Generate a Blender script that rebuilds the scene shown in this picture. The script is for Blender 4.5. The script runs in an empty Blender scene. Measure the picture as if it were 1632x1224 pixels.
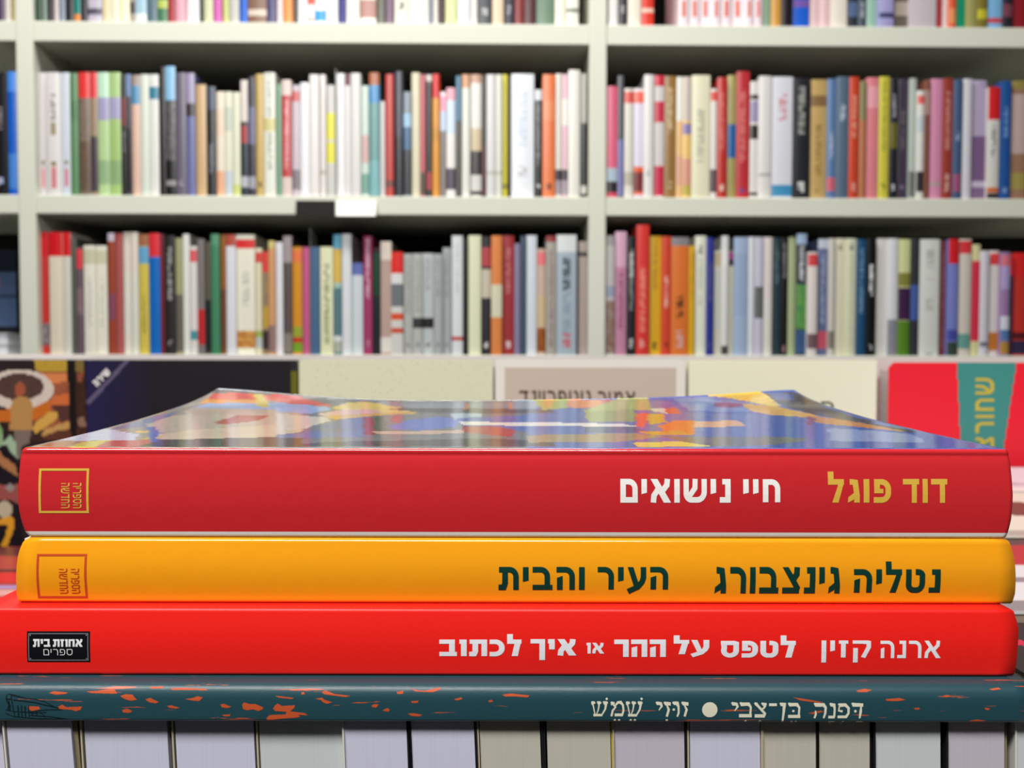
import bpy, bmesh, math, random
from mathutils import Vector, Matrix
import numpy as np

scene = bpy.context.scene
C = scene.collection

# ------------------------------------------------------------------ camera
F = 1478.0                      # focal length in pixels of the 1632 x 1224 frame
ZC = 0.9653                     # height of the phone above the floor
PITCH = math.radians(2.014)
ROLL = math.radians(0.10)
cam_data = bpy.data.cameras.new('camera')
cam_data.sensor_fit = 'HORIZONTAL'
cam_data.sensor_width = 36.0
cam_data.lens = 36.0 * F / 1632.0
cam_data.clip_start = 0.01
cam_data.clip_end = 50
cam_data.dof.use_dof = True
cam_data.dof.focus_distance = 0.205
cam_data.dof.aperture_fstop = 25.0
cam = bpy.data.objects.new('camera', cam_data)
C.objects.link(cam)
CAM = Vector((0, 0, ZC))
RCAM = Matrix.Rotation(math.pi / 2 - PITCH, 3, 'X') @ Matrix.Rotation(ROLL, 3, 'Z')
cam.matrix_world = Matrix.Translation(CAM) @ RCAM.to_4x4()
scene.camera = cam

# ------------------------------------------------------------------ world, lamps, exposure
scene.view_settings.view_transform = 'Standard'
scene.view_settings.look = 'None'
scene.view_settings.gamma = 1.0
scene.view_settings.exposure = 0.0
world = bpy.data.worlds.new('shop_ambient')
world.use_nodes = True
bg = world.node_tree.nodes['Background']
bg.inputs[0].default_value = (0.96, 0.97, 1.0, 1)
bg.inputs[1].default_value = 0.035
scene.world = world

def area(name, loc, target, sx, sy, power, col):
    d = bpy.data.lights.new(name, 'AREA')
    d.shape = 'RECTANGLE'
    d.size, d.size_y = sx, sy
    d.energy = power
    d.color = col
    o = bpy.data.objects.new(name, d)
    o.location = loc
    o.rotation_euler = (Vector(target) - Vector(loc)).to_track_quat('-Z', 'Y').to_euler()
    C.objects.link(o)
    return o
# fluorescent ceiling fittings over the aisle, in front of the shelves
area('ceiling_lamp', (-0.34, 1.02, 2.78), (-0.24, 1.60, 1.30), 1.2, 0.20, 44.0, (1.0, 0.985, 0.93))
area('ceiling_lamp', (-0.32, -0.60, 2.08), (-0.05, 0.2, 0.93), 1.2, 0.12, 36.0, (1.0, 0.985, 0.95))

# ------------------------------------------------------------------ pixel helpers
def ray(px, py):
    d = Vector(((px - 816.0) / F, -(py - 612.0) / F, -1.0))
    return RCAM @ d
def at(px, py, Y):
    """the point where the sight line through a pixel meets the plane y = Y"""
    d = ray(px, py)
    return CAM + d * (Y / d.y)
def on_plane(px, py, p0, n):
    d = ray(px, py)
    return CAM + d * ((p0 - CAM).dot(n) / d.dot(n))
def proj(p):
    q = RCAM.transposed() @ (Vector(p) - CAM)
    return 816.0 + F * q.x / -q.z, 612.0 - F * q.y / -q.z

# ------------------------------------------------------------------ colours and materials
def lin(h, k=0.92):
    h = h.lstrip('#')
    out = []
    for i in (0, 2, 4):
        c = int(h[i:i + 2], 16) / 255.0
        c = c / 12.92 if c <= 0.04045 else ((c + 0.055) / 1.055) ** 2.4
        out.append(c * k)
    return (out[0], out[1], out[2], 1.0)

def mat(name, hexcol, rough=0.5, spec=0.5, k=0.92, metallic=0.0):
    m = bpy.data.materials.new(name)
    m.use_nodes = True
    b = m.node_tree.nodes['Principled BSDF']
    b.inputs['Base Color'].default_value = lin(hexcol, k)
    b.inputs['Roughness'].default_value = rough
    b.inputs['Specular IOR Level'].default_value = spec
    b.inputs['Metallic'].default_value = metallic
    return m

def add_bump(m, scale=(1, 1, 1), nscale=400.0, strength=0.1, dist=0.0002, detail=3.0):
    nt = m.node_tree
    b = nt.nodes['Principled BSDF']
    tc = nt.nodes.new('ShaderNodeTexCoord')
    mp = nt.nodes.new('ShaderNodeMapping')
    mp.inputs['Scale'].default_value = scale
    nz = nt.nodes.new('ShaderNodeTexNoise')
    nz.inputs['Scale'].default_value = nscale
    nz.inputs['Detail'].default_value = detail
    bp = nt.nodes.new('ShaderNodeBump')
    bp.inputs['Strength'].default_value = strength
    bp.inputs['Distance'].default_value = dist
    nt.links.new(tc.outputs['Object'], mp.inputs['Vector'])
    nt.links.new(mp.outputs['Vector'], nz.inputs['Vector'])
    nt.links.new(nz.outputs['Fac'], bp.inputs['Height'])
    nt.links.new(bp.outputs['Normal'], b.inputs['Normal'])
    return nz

def printed(name, rough, spec=0.5, attr='Col'):
    """printed paper: the ink colours come from the mesh's own colour attribute"""
    m = mat(name, 'ffffff', rough, spec)
    a = m.node_tree.nodes.new('ShaderNodeAttribute')
    a.attribute_name = attr
    m.node_tree.links.new(a.outputs['Color'], m.node_tree.nodes['Principled BSDF'].inputs['Base Color'])
    return m

def speckle(m, base, fleck, scale, thr, stretch=(1, 1, 1), k=0.92, detail=4.0, width=0.03, rough=0.5):
    """mix a second ink over the base where a noise pattern passes a threshold"""
    nt = m.node_tree
    b = nt.nodes['Principled BSDF']
    tc = nt.nodes.new('ShaderNodeTexCoord')
    mp = nt.nodes.new('ShaderNodeMapping')
    mp.inputs['Scale'].default_value = stretch
    nz = nt.nodes.new('ShaderNodeTexNoise')
    nz.inputs['Scale'].default_value = scale
    nz.inputs['Detail'].default_value = detail
    nz.inputs['Roughness'].default_value = rough
    rp = nt.nodes.new('ShaderNodeValToRGB')
    rp.color_ramp.elements[0].position = thr
    rp.color_ramp.elements[0].color = lin(base, k)
    rp.color_ramp.elements[1].position = thr + width
    rp.color_ramp.elements[1].color = lin(fleck, k)
    nt.links.new(tc.outputs['Object'], mp.inputs['Vector'])
    nt.links.new(mp.outputs['Vector'], nz.inputs['Vector'])
    nt.links.new(nz.outputs['Fac'], rp.inputs['Fac'])
    nt.links.new(rp.outputs['Color'], b.inputs['Base Color'])
    return m

def page_mat(name, hexcol, axis=0, freq=2600.0, k=0.92):
    """a block of cut pages: fine lines along the leaves"""
    m = mat(name, hexcol, 0.75, 0.15, k)
    nt = m.node_tree
    b = nt.nodes['Principled BSDF']
    tc = nt.nodes.new('ShaderNodeTexCoord')
    mp = nt.nodes.new('ShaderNodeMapping')
    s = [6.0, 6.0, 6.0]
    s[axis] = freq
    mp.inputs['Scale'].default_value = s
    nz = nt.nodes.new('ShaderNodeTexNoise')
    nz.inputs['Scale'].default_value = 1.0
    nz.inputs['Detail'].default_value = 3.0
    rp = nt.nodes.new('ShaderNodeValToRGB')
    c = lin(hexcol, k)
    rp.color_ramp.elements[0].position = 0.2
    rp.color_ramp.elements[0].color = (c[0] * 0.94, c[1] * 0.94, c[2] * 0.94, 1)
    rp.color_ramp.elements[1].position = 0.6
    rp.color_ramp.elements[1].color = c
    bp = nt.nodes.new('ShaderNodeBump')
    bp.inputs['Strength'].default_value = 0.15
    bp.inputs['Distance'].default_value = 0.0001
    nt.links.new(tc.outputs['Object'], mp.inputs['Vector'])
    nt.links.new(mp.outputs['Vector'], nz.inputs['Vector'])
    nt.links.new(nz.outputs['Fac'], rp.inputs['Fac'])
    nt.links.new(rp.outputs['Color'], b.inputs['Base Color'])
    nt.links.new(nz.outputs['Fac'], bp.inputs['Height'])
    nt.links.new(bp.outputs['Normal'], b.inputs['Normal'])
    return m

# ------------------------------------------------------------------ object helpers
def link_mesh(name, verts, faces, m, parent=None, loc=(0, 0, 0), cols=None, smooth=False, mats=None, fmat=None):
    me = bpy.data.meshes.new(name)
    me.from_pydata([tuple(v) for v in verts], [], faces)
    if mats:
        for q in mats:
            me.materials.append(q)
        if fmat is not None:
            me.polygons.foreach_set('material_index', fmat)
    elif m is not None:
        me.materials.append(m)
    if cols is not None:            # one colour per face
        at_ = me.color_attributes.new('Col', 'FLOAT_COLOR', 'CORNER')
        buf = np.empty((len(me.loops), 4), dtype=np.float32)
        i = 0
        for p, c in zip(me.polygons, cols):
            buf[i:i + p.loop_total] = c
            i += p.loop_total
        at_.data.foreach_set('color', buf.ravel())
    if smooth:
        me.polygons.foreach_set('use_smooth', [True] * len(me.polygons))
    me.update()
    o = bpy.data.objects.new(name, me)
    C.objects.link(o)
    o.location = loc
    if parent:
        o.parent = parent
    return o

class MB:
    """collects boxes and polygons for ONE mesh"""
    def __init__(self):
        self.v, self.f, self.c = [], [], []
    def quad(self, pts, col=None):
        n = len(self.v)
        self.v += [tuple(p) for p in pts]
        self.f.append(tuple(range(n, n + len(pts))))
        self.c.append(col)
    def box(self, x0, x1, y0, y1, z0, z1, col=None, rot=None):
        P = [(x0, y0, z0), (x1, y0, z0), (x1, y1, z0), (x0, y1, z0), (x0, y0, z1), (x1, y0, z1), (x1, y1, z1), (x0, y1, z1)]
        if rot:
            P = [rot(p) for p in P]
        n = len(self.v)
        self.v += P
        for q in ((0, 3, 2, 1), (4, 5, 6, 7), (0, 1, 5, 4), (1, 2, 6, 5), (2, 3, 7, 6), (3, 0, 4, 7)):
            self.f.append(tuple(n + i for i in q))
            self.c.append(col)
    def build(self, name, m, parent=None, loc=(0, 0, 0), bevel=0.0):
        cols = self.c if any(c is not None for c in self.c) else None
        o = link_mesh(name, self.v, self.f, m, parent, loc, cols)
        if bevel:
            b = o.modifiers.new('bevel', 'BEVEL')
            b.width = bevel
            b.segments = 2
            b.limit_method = 'ANGLE'
        return o

def empty(name, loc, rz=0.0):
    o = bpy.data.objects.new(name, None)
    o.empty_display_size = 0.02
    C.objects.link(o)
    o.location = loc
    o.rotation_euler = (0, 0, rz)
    return o
def tag(o, label, cat, group=None):
    o['label'] = label
    o['category'] = cat
    if group:
        o['group'] = group
    return o
def struct(o):
    o['kind'] = 'structure'
    return o
# ------------------------------------------------------------------ hebrew lettering (drawn, no font file)
def stroke(pts, w):
    """a polyline of width w (number or list) as quads with mitred joins"""
    P, W = [], []
    for i, p in enumerate(pts):
        q = Vector((p[0], p[1]))
        if P and (q - P[-1]).length < 1e-5:
            continue
        P.append(q)
        W.append(w[i] if isinstance(w, (list, tuple)) else w)
    n = len(P)
    L, R = [], []
    for i in range(n):
        d0 = (P[i] - P[i - 1]).normalized() if i else (P[1] - P[0]).normalized()
        d1 = (P[i + 1] - P[i]).normalized() if i < n - 1 else d0
        t = (d0 + d1).normalized() if (d0 + d1).length > 1e-6 else d0
        nrm = Vector((-t.y, t.x))
        k = max(0.45, nrm.dot(Vector((-d0.y, d0.x))))
        L.append(P[i] + nrm * W[i] / 2 / k)
        R.append(P[i] - nrm * W[i] / 2 / k)
    return [[tuple(L[i]), tuple(R[i]), tuple(R[i + 1]), tuple(L[i + 1])] for i in range(n - 1)]
def rect(x0, y0, x1, y1):
    return [[(x0, y0), (x1, y0), (x1, y1), (x0, y1)]]
def arc(cx, cy, rx, ry, a0, a1, n=7):
    return [(cx + rx * math.cos(math.radians(a0 + (a1 - a0) * i / n)), cy + ry * math.sin(math.radians(a0 + (a1 - a0) * i / n))) for i in range(n + 1)]
def disc(cx, cy, r, n=18):
    return [[(cx + r * math.cos(2 * math.pi * i / n), cy + r * math.sin(2 * math.pi * i / n)) for i in range(n)]]

def glyph(ch, s, sq=False):
    """(width, polygons) of one letter; body from y=0 to y=1, stroke width s; sq = squared corners"""
    t = s * 0.92                         # horizontal strokes a little thinner
    h = s / 2
    r = 0.02 if sq else 0.30             # corner radius
    def hook(w, bottom=0.0, x0=0.0):     # top bar turning down on the right
        if sq:
            return rect(x0, 1 - t, w, 1) + rect(w - s, bottom, w, 1)
        return stroke([(x0, 1 - t / 2)] + arc(w - h - r + 0.02, 1 - t / 2 - r, r - 0.02, r, 90, 0) + [(w - h, bottom)], s * 0.96)
    if ch == 'א':
        w = 0.92
        g = [[(0.0, 1), (s * 1.25, 1), (w + .02, 0), (w - s * 1.25, 0)]]
        g += stroke([(w - h - 0.02, 1), (w - h - 0.05, .74), (w * .56, .46)], s)
        g += stroke([(h, 0), (h + 0.03, .30), (w * .40, .60)], s)
        return w, g
    if ch == 'ב':
        w = 0.78
        return w + .08, hook(w - .02) + rect(0, 0, w + .08, t)
    if ch == 'ג':
        w = 0.52
        g = stroke([(0.08, 1 - t / 2), (w - .22 - h, 1 - t / 2), (w - h - .07, .86), (w - h, .3), (w - h, 0)], s * .97)
        g += [[(0, 0), (0.02, t * 1.05), (w - s, .42), (w - s, .14)]]
        return w, g
    if ch == 'ד':
        w = 0.80
        return w, rect(0, 1 - t, w, 1) + rect(w - s - .12, 0, w - .12, 1)
    if ch == 'ה':
        w = 0.80
        return w, hook(w) + [[(0.02, 0), (0.02 + s, 0), (0.02 + s, .62), (0.02, .54)]]
    if ch == 'ו':
        return (s + .08, rect(.08, 0, .08 + s, 1) + rect(0, 1 - t, .1, 1)) if sq else (s, rect(0, 0, s, 1))
    if ch == 'ז':
        return s + .22, rect(.09, 0, .09 + s, 1) + rect(0, 1 - t, s + .2, 1)
    if ch == 'ח':
        w = 0.80
        return w, hook(w) + rect(0, 0, s, 1)
    if ch == 'ט':
        w = 0.84
        g = stroke([(h, 1), (h, .38)] + arc(.36, .36, .36 - h, .36 - t / 2, 180, 270) + arc(w - .36, .40, .36 - h, .40 - t / 2, 270, 360) + [(w - h, .66)] + arc(w - h - .19, .74, .19, 1 - t / 2 - .74, 0, 90, 5) + [(w - .42, 1 - t / 2)], s * .97)
        return w, g
    if ch == 'י':
        if sq:
            return s + .06, rect(.06, .38, .06 + s, 1) + rect(0, 1 - t, .1, 1)
        return s, [[(0, .36), (s, .42), (s, 1), (0, 1)]]
    if ch in 'ךר':
        w = 0.72
        return w, hook(w, -0.28 if ch == 'ך' else 0.0)
    if ch == 'כ':
        w = 0.74
        q = .34
        g = stroke([(0, 1 - t / 2), (w - q - h, 1 - t / 2)] + arc(w - h - q, 1 - t / 2 - q, q, q, 90, 0) + arc(w - h - q, t / 2 + q, q, q, 0, -90) + [(0, t / 2)], s * .97)
        return w, g
    if ch == 'ל':
        w = 0.70
        g = rect(0, 1 - t, s, 1.32) + rect(0, 1 - t, w, 1)
        g += [[(w - s * 1.05, 1), (w, 1), (.24 + s, 0), (.22, 0)]] if sq else [[(w - s, 1), (w, 1), (w - .02, .80), (.20 + s * 1.02, 0), (.18, 0), (w - s - .02, .72)]]
        return w, g
    if ch == 'ם':
        w = 0.80
        return w, hook(w) + rect(0, 0, s, 1) + rect(0, 0, w, t)
    if ch == 'מ':
        w = 0.86
        g = stroke([(h + .02, 0), (h + .06, .45), (.36, .80), (.52, 1 - t / 2)] + arc(w - h - .22, 1 - t / 2 - .22, .22, .22, 80, 0) + [(w - h, t / 2), (.42, t / 2)], s * .95)
        g += [[(0, 1), (s, 1), (.42, .58), (.28, .50)]]
        return w, g
    if ch == 'ן':
        return (s + .06, rect(.06, -.30, .06 + s, 1) + rect(0, 1 - t, .1, 1)) if sq else (s, rect(0, -.30, s, 1))
    if ch == 'נ':
        w = 0.50
        return w, rect(.12, 1 - t, w, 1) + rect(w - s, 0, w, 1) + rect(0, 0, w, t)
    if ch == 'ס':
        w = 0.84
        g = stroke([(0, 1 - t / 2), (w - h - .1, 1 - t / 2), (w - h, .84), (w - h, .48)] + arc(w / 2, .42, w / 2 - h, .42 - t / 2, 0, -180, 12) + [(h + .02, .6), (h, 1 - t / 2)], s * .96)
        return w, g
    if ch == 'ע':
        w = 0.82
        g = [[(0.0, 1), (s * 1.02, 1), (.36 + s * .55, .24), (.30, .08)]]
        g += stroke([(w - h, 1), (w - h, .52), (w - h - .06, .34), (w - .36, .12), (0.02, -.10)], s * .98)
        return w, g
    if ch == 'פ':
        w = 0.78
        q = .30
        g = stroke([(0.04, 1 - t / 2), (w - q - h, 1 - t / 2)] + arc(w - h - q, 1 - t / 2 - q, q, q, 90, 0) + arc(w - h - q, t / 2 + q, q, q, 0, -90) + [(0.02, t / 2)], s * .97)
        g += rect(.04, .44, .04 + s, 1) + rect(.04, .40, .44, .40 + t * .85)
        return w, g
    if ch == 'צ':
        w = 0.80
        g = [[(0.0, 1), (s * 1.1, 1), (w + .0, t), (w - .1, 0), (w - s * .9, t * .6)]]
        g += stroke([(w - h - .02, 1), (w - h - .04, .74), (w * .58, .52)], s)
        g += rect(0, 0, w - .04, t)
        return w, g
    if ch == 'ק':
        w = 0.80
        g = rect(0.0, 1 - t, w - .1, 1) + stroke([(w - .35, 1 - t / 2), (w - h - .02, 1 - t * .6), (w - h - .02, .62), (w * .56, 0.0)], s * .97)
        g += rect(.02, -.30, .02 + s, .56)
        return w, g
    if ch == 'ש':
        w = 1.08
        g = stroke([(h, 1), (h, .42)] + arc(.38, .40, .38 - h, .40 - t / 2, 180, 270) + [(w - .44, t / 2)] + arc(w - .44, .46, .44 - h, .46 - t / 2, 270, 355) + [(w - h, 1)], s * .96)
        g += stroke([(w * .5, 1), (w * .49, .62), (w * .30, .34), (.1, .3)], s * .92)
        return w, g
    if ch == 'ת':
        w = 0.88
        g = hook(w, 0, 0.02)
        g += stroke([(.16 + h, 1 - t / 2), (.16 + h, .30), (.10 + h, t / 2), (0, t / 2)], s)
        return w, g
    raise ValueError(ch)

def word(text, s=0.25, gap=0.17, sq=False, space=0.45):
    """polygons of a word, first letter on the right; returned in a box (x 0..w, y as drawn)"""
    x, out = 0.0, []
    for ch in reversed(text):
        if ch == ' ':
            x += space
            continue
        w, g = glyph(ch, s, sq)
        out += [[(px + x, py) for px, py in poly] for poly in g]
        x += w + gap
    return out
def fit(polys, x0, y0, x1, y1):
    """scale polygons so that their bounding box is the given pixel box (y down)"""
    xs = [p[0] for q in polys for p in q]
    ys = [p[1] for q in polys for p in q]
    ax, bx, ay, by = min(xs), max(xs), min(ys), max(ys)
    return [[(x0 + (p[0] - ax) / (bx - ax) * (x1 - x0), y1 + (p[1] - ay) / (by - ay) * (y0 - y1)) for p in q] for q in polys]
def turn_cw(polys):
    """rotate drawn lettering clockwise: the tops of the letters point right"""
    return [[(p[1], -p[0]) for p in q] for q in polys]
def turn(polys, deg):
    c, s_ = math.cos(math.radians(deg)), math.sin(math.radians(deg))
    return [[(p[0] * c - p[1] * s_, p[0] * s_ + p[1] * c) for p in q] for q in polys]

def scan(polys, step=0.34):
    """merge overlapping strokes: thin strips that cover the union of the polygons, so the ink is one layer
    and can follow a rounded spine"""
    ylo = min(p[1] for q in polys for p in q); yhi = max(p[1] for q in polys for p in q)
    nrow = max(1, int(round((yhi - ylo) / step)))
    st = (yhi - ylo) / nrow
    box = [(q, min(p[1] for p in q), max(p[1] for p in q)) for q in polys]
    out = []
    for r in range(nrow):
        ya, yb = ylo + r * st, ylo + (r + 1) * st
        y = (ya + yb) / 2
        iv = []
        for q, lo, hi in box:
            if not lo < y < hi:
                continue
            xs = []
            for i in range(len(q)):
                (x0, y0), (x1, y1) = q[i], q[(i + 1) % len(q)]
                if (y0 > y) != (y1 > y):
                    xs.append(x0 + (x1 - x0) * (y - y0) / (y1 - y0))
            xs.sort()
            iv += list(zip(xs[::2], xs[1::2]))
        iv.sort()
        cur = None
        for a, b in iv:
            if cur and a <= cur[1] + 0.02:
                cur[1] = max(cur[1], b)
            else:
                if cur:
                    out.append([(cur[0], ya), (cur[1], ya), (cur[1], yb), (cur[0], yb)])
                cur = [a, b]
        if cur:
            out.append([(cur[0], ya), (cur[1], ya), (cur[1], yb), (cur[0], yb)])
    return out
def ink(name, px_polys, m, parent, front, place, lift=0.00007):
    """lettering printed on a spine: pixel polygons carried onto the surface front(x, z) of the part"""
    v, f = [], []
    for q in scan(px_polys):
        n = len(v)
        for (a, b) in q:
            p = place(a, b)
            v.append((p.x, front(p.x, p.z) - lift, p.z))
        f.append(tuple(range(n, n + len(q))))
    # every polygon faces the reader
    ff = []
    for q in f:
        a = 0.0
        for i in range(len(q)):
            p, r_ = v[q[i]], v[q[(i + 1) % len(q)]]
            a += p[0] * r_[2] - r_[0] * p[2]
        ff.append(q if a > 0 else tuple(reversed(q)))
    o = link_mesh(name, v, ff, m)
    if parent:
        o.parent = parent
        o.matrix_parent_inverse = Matrix.Translation(-ORIGIN[parent.name])
    return o
ORIGIN = {}
# ------------------------------------------------------------------ the setting
zc = ZC
TABLE_Z = 0.75
ROW_TOP = at(816, 1152, 0.188).z        # where the page edges meet the teal book
Zt = {}
Zt['teal0'] = ROW_TOP + 0.00008
Zt['teal1'] = at(816, 1078, 0.193).z
Zt['red0'] = Zt['teal1'] + 0.00008
Zt['red1'] = at(816, 970, 0.193).z
Zt['yel0'] = Zt['red1'] + 0.00008
Zt['yel1'] = at(816, 858.5, 0.1965).z
Zt['top0'] = Zt['yel1'] + 0.00008
Zt['top1'] = at(816, 714.5, 0.197).z

m_floor = mat('grey_vinyl_floor', '45423e', 0.7, 0.2)
fl = MB(); fl.box(-3, 3.2, -2.5, 2.6, -0.05, 0.0)
add_bump(m_floor, nscale=40, strength=0.05)
struct(fl.build('floor', m_floor))
m_wall = mat('painted_wall', 'b9b8ae', 0.85, 0.2)
add_bump(m_wall, nscale=90, strength=0.08, dist=0.001)
wl = MB(); wl.box(-3, 3.2, 2.5, 2.6, 0, 2.9)
struct(wl.build('wall_back', m_wall))

# ------------------------------------------------------------------ the four stacked books
def interp(tab, q):
    """tab: (pixel row, value) pairs in rising order"""
    if q <= tab[0][0]:
        return tab[0][1]
    for (a, b), (c, d) in zip(tab, tab[1:]):
        if q <= c:
            return b + (d - b) * (q - a) / (c - a)
    return tab[-1][1]

def make_cover(name, prof, left, right, nx, thick, m, parent, base, col=None, warp=None, shear=0.0):
    """wrap of a paperback. prof: (y, z) outline seen from the end, from the far edge of the bottom cover round the
    spine to the far edge of the top cover, with base = (Y of the spine, z of the bottom). left/right: x of both ends for a height z."""
    n = len(prof)
    nr = []
    for i in range(n):
        a = Vector(prof[max(0, i - 1)]); b = Vector(prof[min(n - 1, i + 1)])
        t = (b - a).normalized()
        nr.append(Vector((t.y, -t.x)))            # pointing inwards
    V, F_, cols, uvs = [], [], [], []
    def row(off):
        for i in range(n):
            y, z = prof[i]
            q = Vector((y, z)) - nr[i] * (-off)
            xl, xr = left(base[1] + z), right(base[1] + z)
            for j in range(nx + 1):
                u = j / nx
                x = xl + (xr - xl) * u + shear * max(0.0, y)
                p = Vector((x, base[0] + q.x, base[1] + q.y))
                if warp:
                    p = warp(p, u, y, i)
                V.append(p)
    # the inner side lies towards the pages
    cy = sum(p[0] for p in prof) / n; cz = sum(p[1] for p in prof) / n
    row(0.0)
    mid = n // 2
    sgn = 1.0 if (Vector((cy, cz)) - Vector(prof[mid])).dot(nr[mid]) > 0 else -1.0
    for i in range(n):
        nr[i] = nr[i] * sgn
    row(thick)
    N = n * (nx + 1)
    idx = lambda s_, i, j: s_ * N + i * (nx + 1) + j
    def addf(q, c):
        F_.append(q); cols.append(c)
    white = lin('e9e6de')
    for i in range(n - 1):
        for j in range(nx):
            c = col(i, j, (j + .5) / nx, (prof[i][0] + prof[i + 1][0]) / 2, (prof[i][1] + prof[i + 1][1]) / 2) if col else None
            addf((idx(0, i, j), idx(0, i, j + 1), idx(0, i + 1, j + 1), idx(0, i + 1, j)), c)
            addf((idx(1, i, j), idx(1, i + 1, j), idx(1, i + 1, j + 1), idx(1, i, j + 1)), white)
        addf((idx(0, i, 0), idx(0, i + 1, 0), idx(1, i + 1, 0), idx(1, i, 0)), white)
        addf((idx(0, i, nx), idx(1, i, nx), idx(1, i + 1, nx), idx(0, i + 1, nx)), white)
    for i in (0, n - 1):
        for j in range(nx):
            addf((idx(0, i, j), idx(1, i, j), idx(1, i, j + 1), idx(0, i, j + 1)), white)
    o0 = ORIGIN[parent.name]
    V = [p - o0 for p in V]
    return link_mesh(name, V, F_, m, parent, (0, 0, 0), cols if col else None, smooth=True)

def px_ends(tab_l, tab_r, Y):
    """ends of a spine, traced in pixels (row, column) and turned into x for a height z"""
    L = sorted((at(c, r, Y).z, at(c, r, Y).x) for r, c in tab_l)
    R = sorted((at(c, r, Y).z, at(c, r, Y).x) for r, c in tab_r)
    return (lambda z: interp(L, z)), (lambda z: interp(R, z))

def book(name, label, loc):
    o = empty(name, loc)
    ORIGIN[o.name] = Vector(loc)
    return tag(o, label, 'book', 'books in the stack')

def pages(parent, xl, xr, y0, y1, z0, z1, m, shear=0.0, dent=None):
    mb = MB()
    mb.box(xl, xr, y0, y1, z0, z1, rot=(lambda p: (p[0] + shear * (p[1] - y0), p[1], p[2])))
    o = mb.build('page_block', m)
    o.parent = parent
    o.matrix_parent_inverse = Matrix.Translation(-ORIGIN[parent.name])
    return o

def corner_prof(W, T, rb, rt, bulge=0.0002, n_far=10, groove=False, nmid=8):
    """paperback outline from the far bottom edge round the spine to the far top edge"""
    P = [(W * (1 - (i / n_far) ** 1.0), 0.0) for i in range(n_far)]
    P = [p for p in P if p[0] > rb * 1.5] + [(rb * 1.4, 0.0)]
    for i in range(6):
        a = math.radians(90 * i / 5)
        P.append((rb - rb * math.sin(a), rb - rb * math.cos(a)))
    for q in ([0.028, 0.031] if groove else []) + [i / nmid for i in range(1, nmid)]:
        P.append((-bulge * math.sin(math.pi * q), rb + (T - rb - rt) * q))
    if groove:                                  # the pressed hinge line just under the top edge
        P += [(0.00002, T - 0.0019), (0.00016, T - 0.0015), (0.00017, T - 0.0013), (0.0000, T - 0.00095), (0.00005, T - 0.0006), (0.0002, T - 0.0003), (0.0005, T - 0.00008), (0.0009, T)]
    else:
        for i in range(6):
            a = math.radians(90 * i / 5)
            P.append((rt - rt * math.cos(a), T - rt + rt * math.sin(a)))
    return P

# ---- the topmost book: red spine, painted cover that curls up at both far corners
YT = 0.197
WT, TT = 0.140, Zt['top1'] - Zt['top0']
lt, rt_ = px_ends([(714, 38), (717, 35.5), (726, 33.5), (790, 32), (815, 33), (835, 37), (848, 41), (856, 47)],
                  [(712, 1603), (717, 1606.5), (730, 1608.5), (790, 1611), (830, 1609.5), (848, 1606), (857, 1603)], YT)
top = book('paperback_book', 'glossy red-spined paperback with a colourful painted cover, topmost of the stack', (at(820, 856, YT).x, YT, Zt['top0']))
prof = corner_prof(WT, TT, 0.0007, 0.001, 0.0008, groove=True, nmid=10)
NFAR = 56
prof += [(0.0016 + (WT - 0.0016) * ((i + 1) / NFAR) ** 1.35, TT) for i in range(NFAR)]
K0 = next(i for i, p in enumerate(prof) if i > 20 and p[1] >= TT - 1e-9)
SHEAR = -0.0031 / WT
def curl(u, y):
    t = max(0.0, y / WT)
    wav = 0.0026 * t ** 1.6
    e = 0.0
    for d, amp in ((u, 0.0042), (1 - u, 0.0046)):
        e += amp * math.exp(-(d / 0.20) ** 1.5) * (0.45 * t ** 2.0 + 0.55 * t ** 6)
    rip = 0.00035 * t * math.sin(u * 9.0 + t * 2.2)
    return wav + e + rip
def warp_top(p, u, y, i):
    if i > K0 - 2 and y > 0:
        p = p.copy()
        p.z += curl(u, y)
    return p
# the painting on the cover: loose patches of colour, set down in cover coordinates (u along the spine, t away from it)
XL1, XR1 = lt(Zt['top1']), rt_(Zt['top1'])
def cover_uv(px, py):
    """cover coordinates of a sighted point"""
    d = ray(px, py)
    best = None
    for k in range(0, 241):
        t = k / 240.0
        y = YT + t * WT
        p = CAM + d * (y / d.y)
        u = (p.x - SHEAR * t * WT - XL1) / (XR1 - XL1)
        z = Zt['top1'] + curl(min(1, max(0, u)), t * WT)
        e = p.z - z
        if best is None or abs(e) < best[0]:
            best = (abs(e), u, t)
    return best[1], best[2]
def crop(ox, oy, s, pts):
    return [(ox + a / s, oy + b / s) for a, b in pts]
ART = []
def patch(hexcol, ox, oy, s, pts):
    ART.append((lin(hexcol), [cover_uv(*q) for q in crop(ox, oy, s, pts)]))
s1 = 3.709
A1, A2, A3 = (40, 615, s1), (440, 615, s1), (840, 615, s1)
A4 = (1220, 615, 3.961)
# broad grounds first
patch('8d8580', *A1, [(-20, 380), (430, 150), (1040, 40), (1640, 40), (1640, 380)])
patch('6b6f74', *A2, [(0, 30), (1640, 60), (1640, 380), (0, 380)])
patch('4f67ad', *A3, [(0, 60), (1640, 20), (1640, 380), (0, 380)])
patch('4a63b0', *A4, [(-40, 20), (1640, 300), (1640, 420), (-40, 420)])
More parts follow.
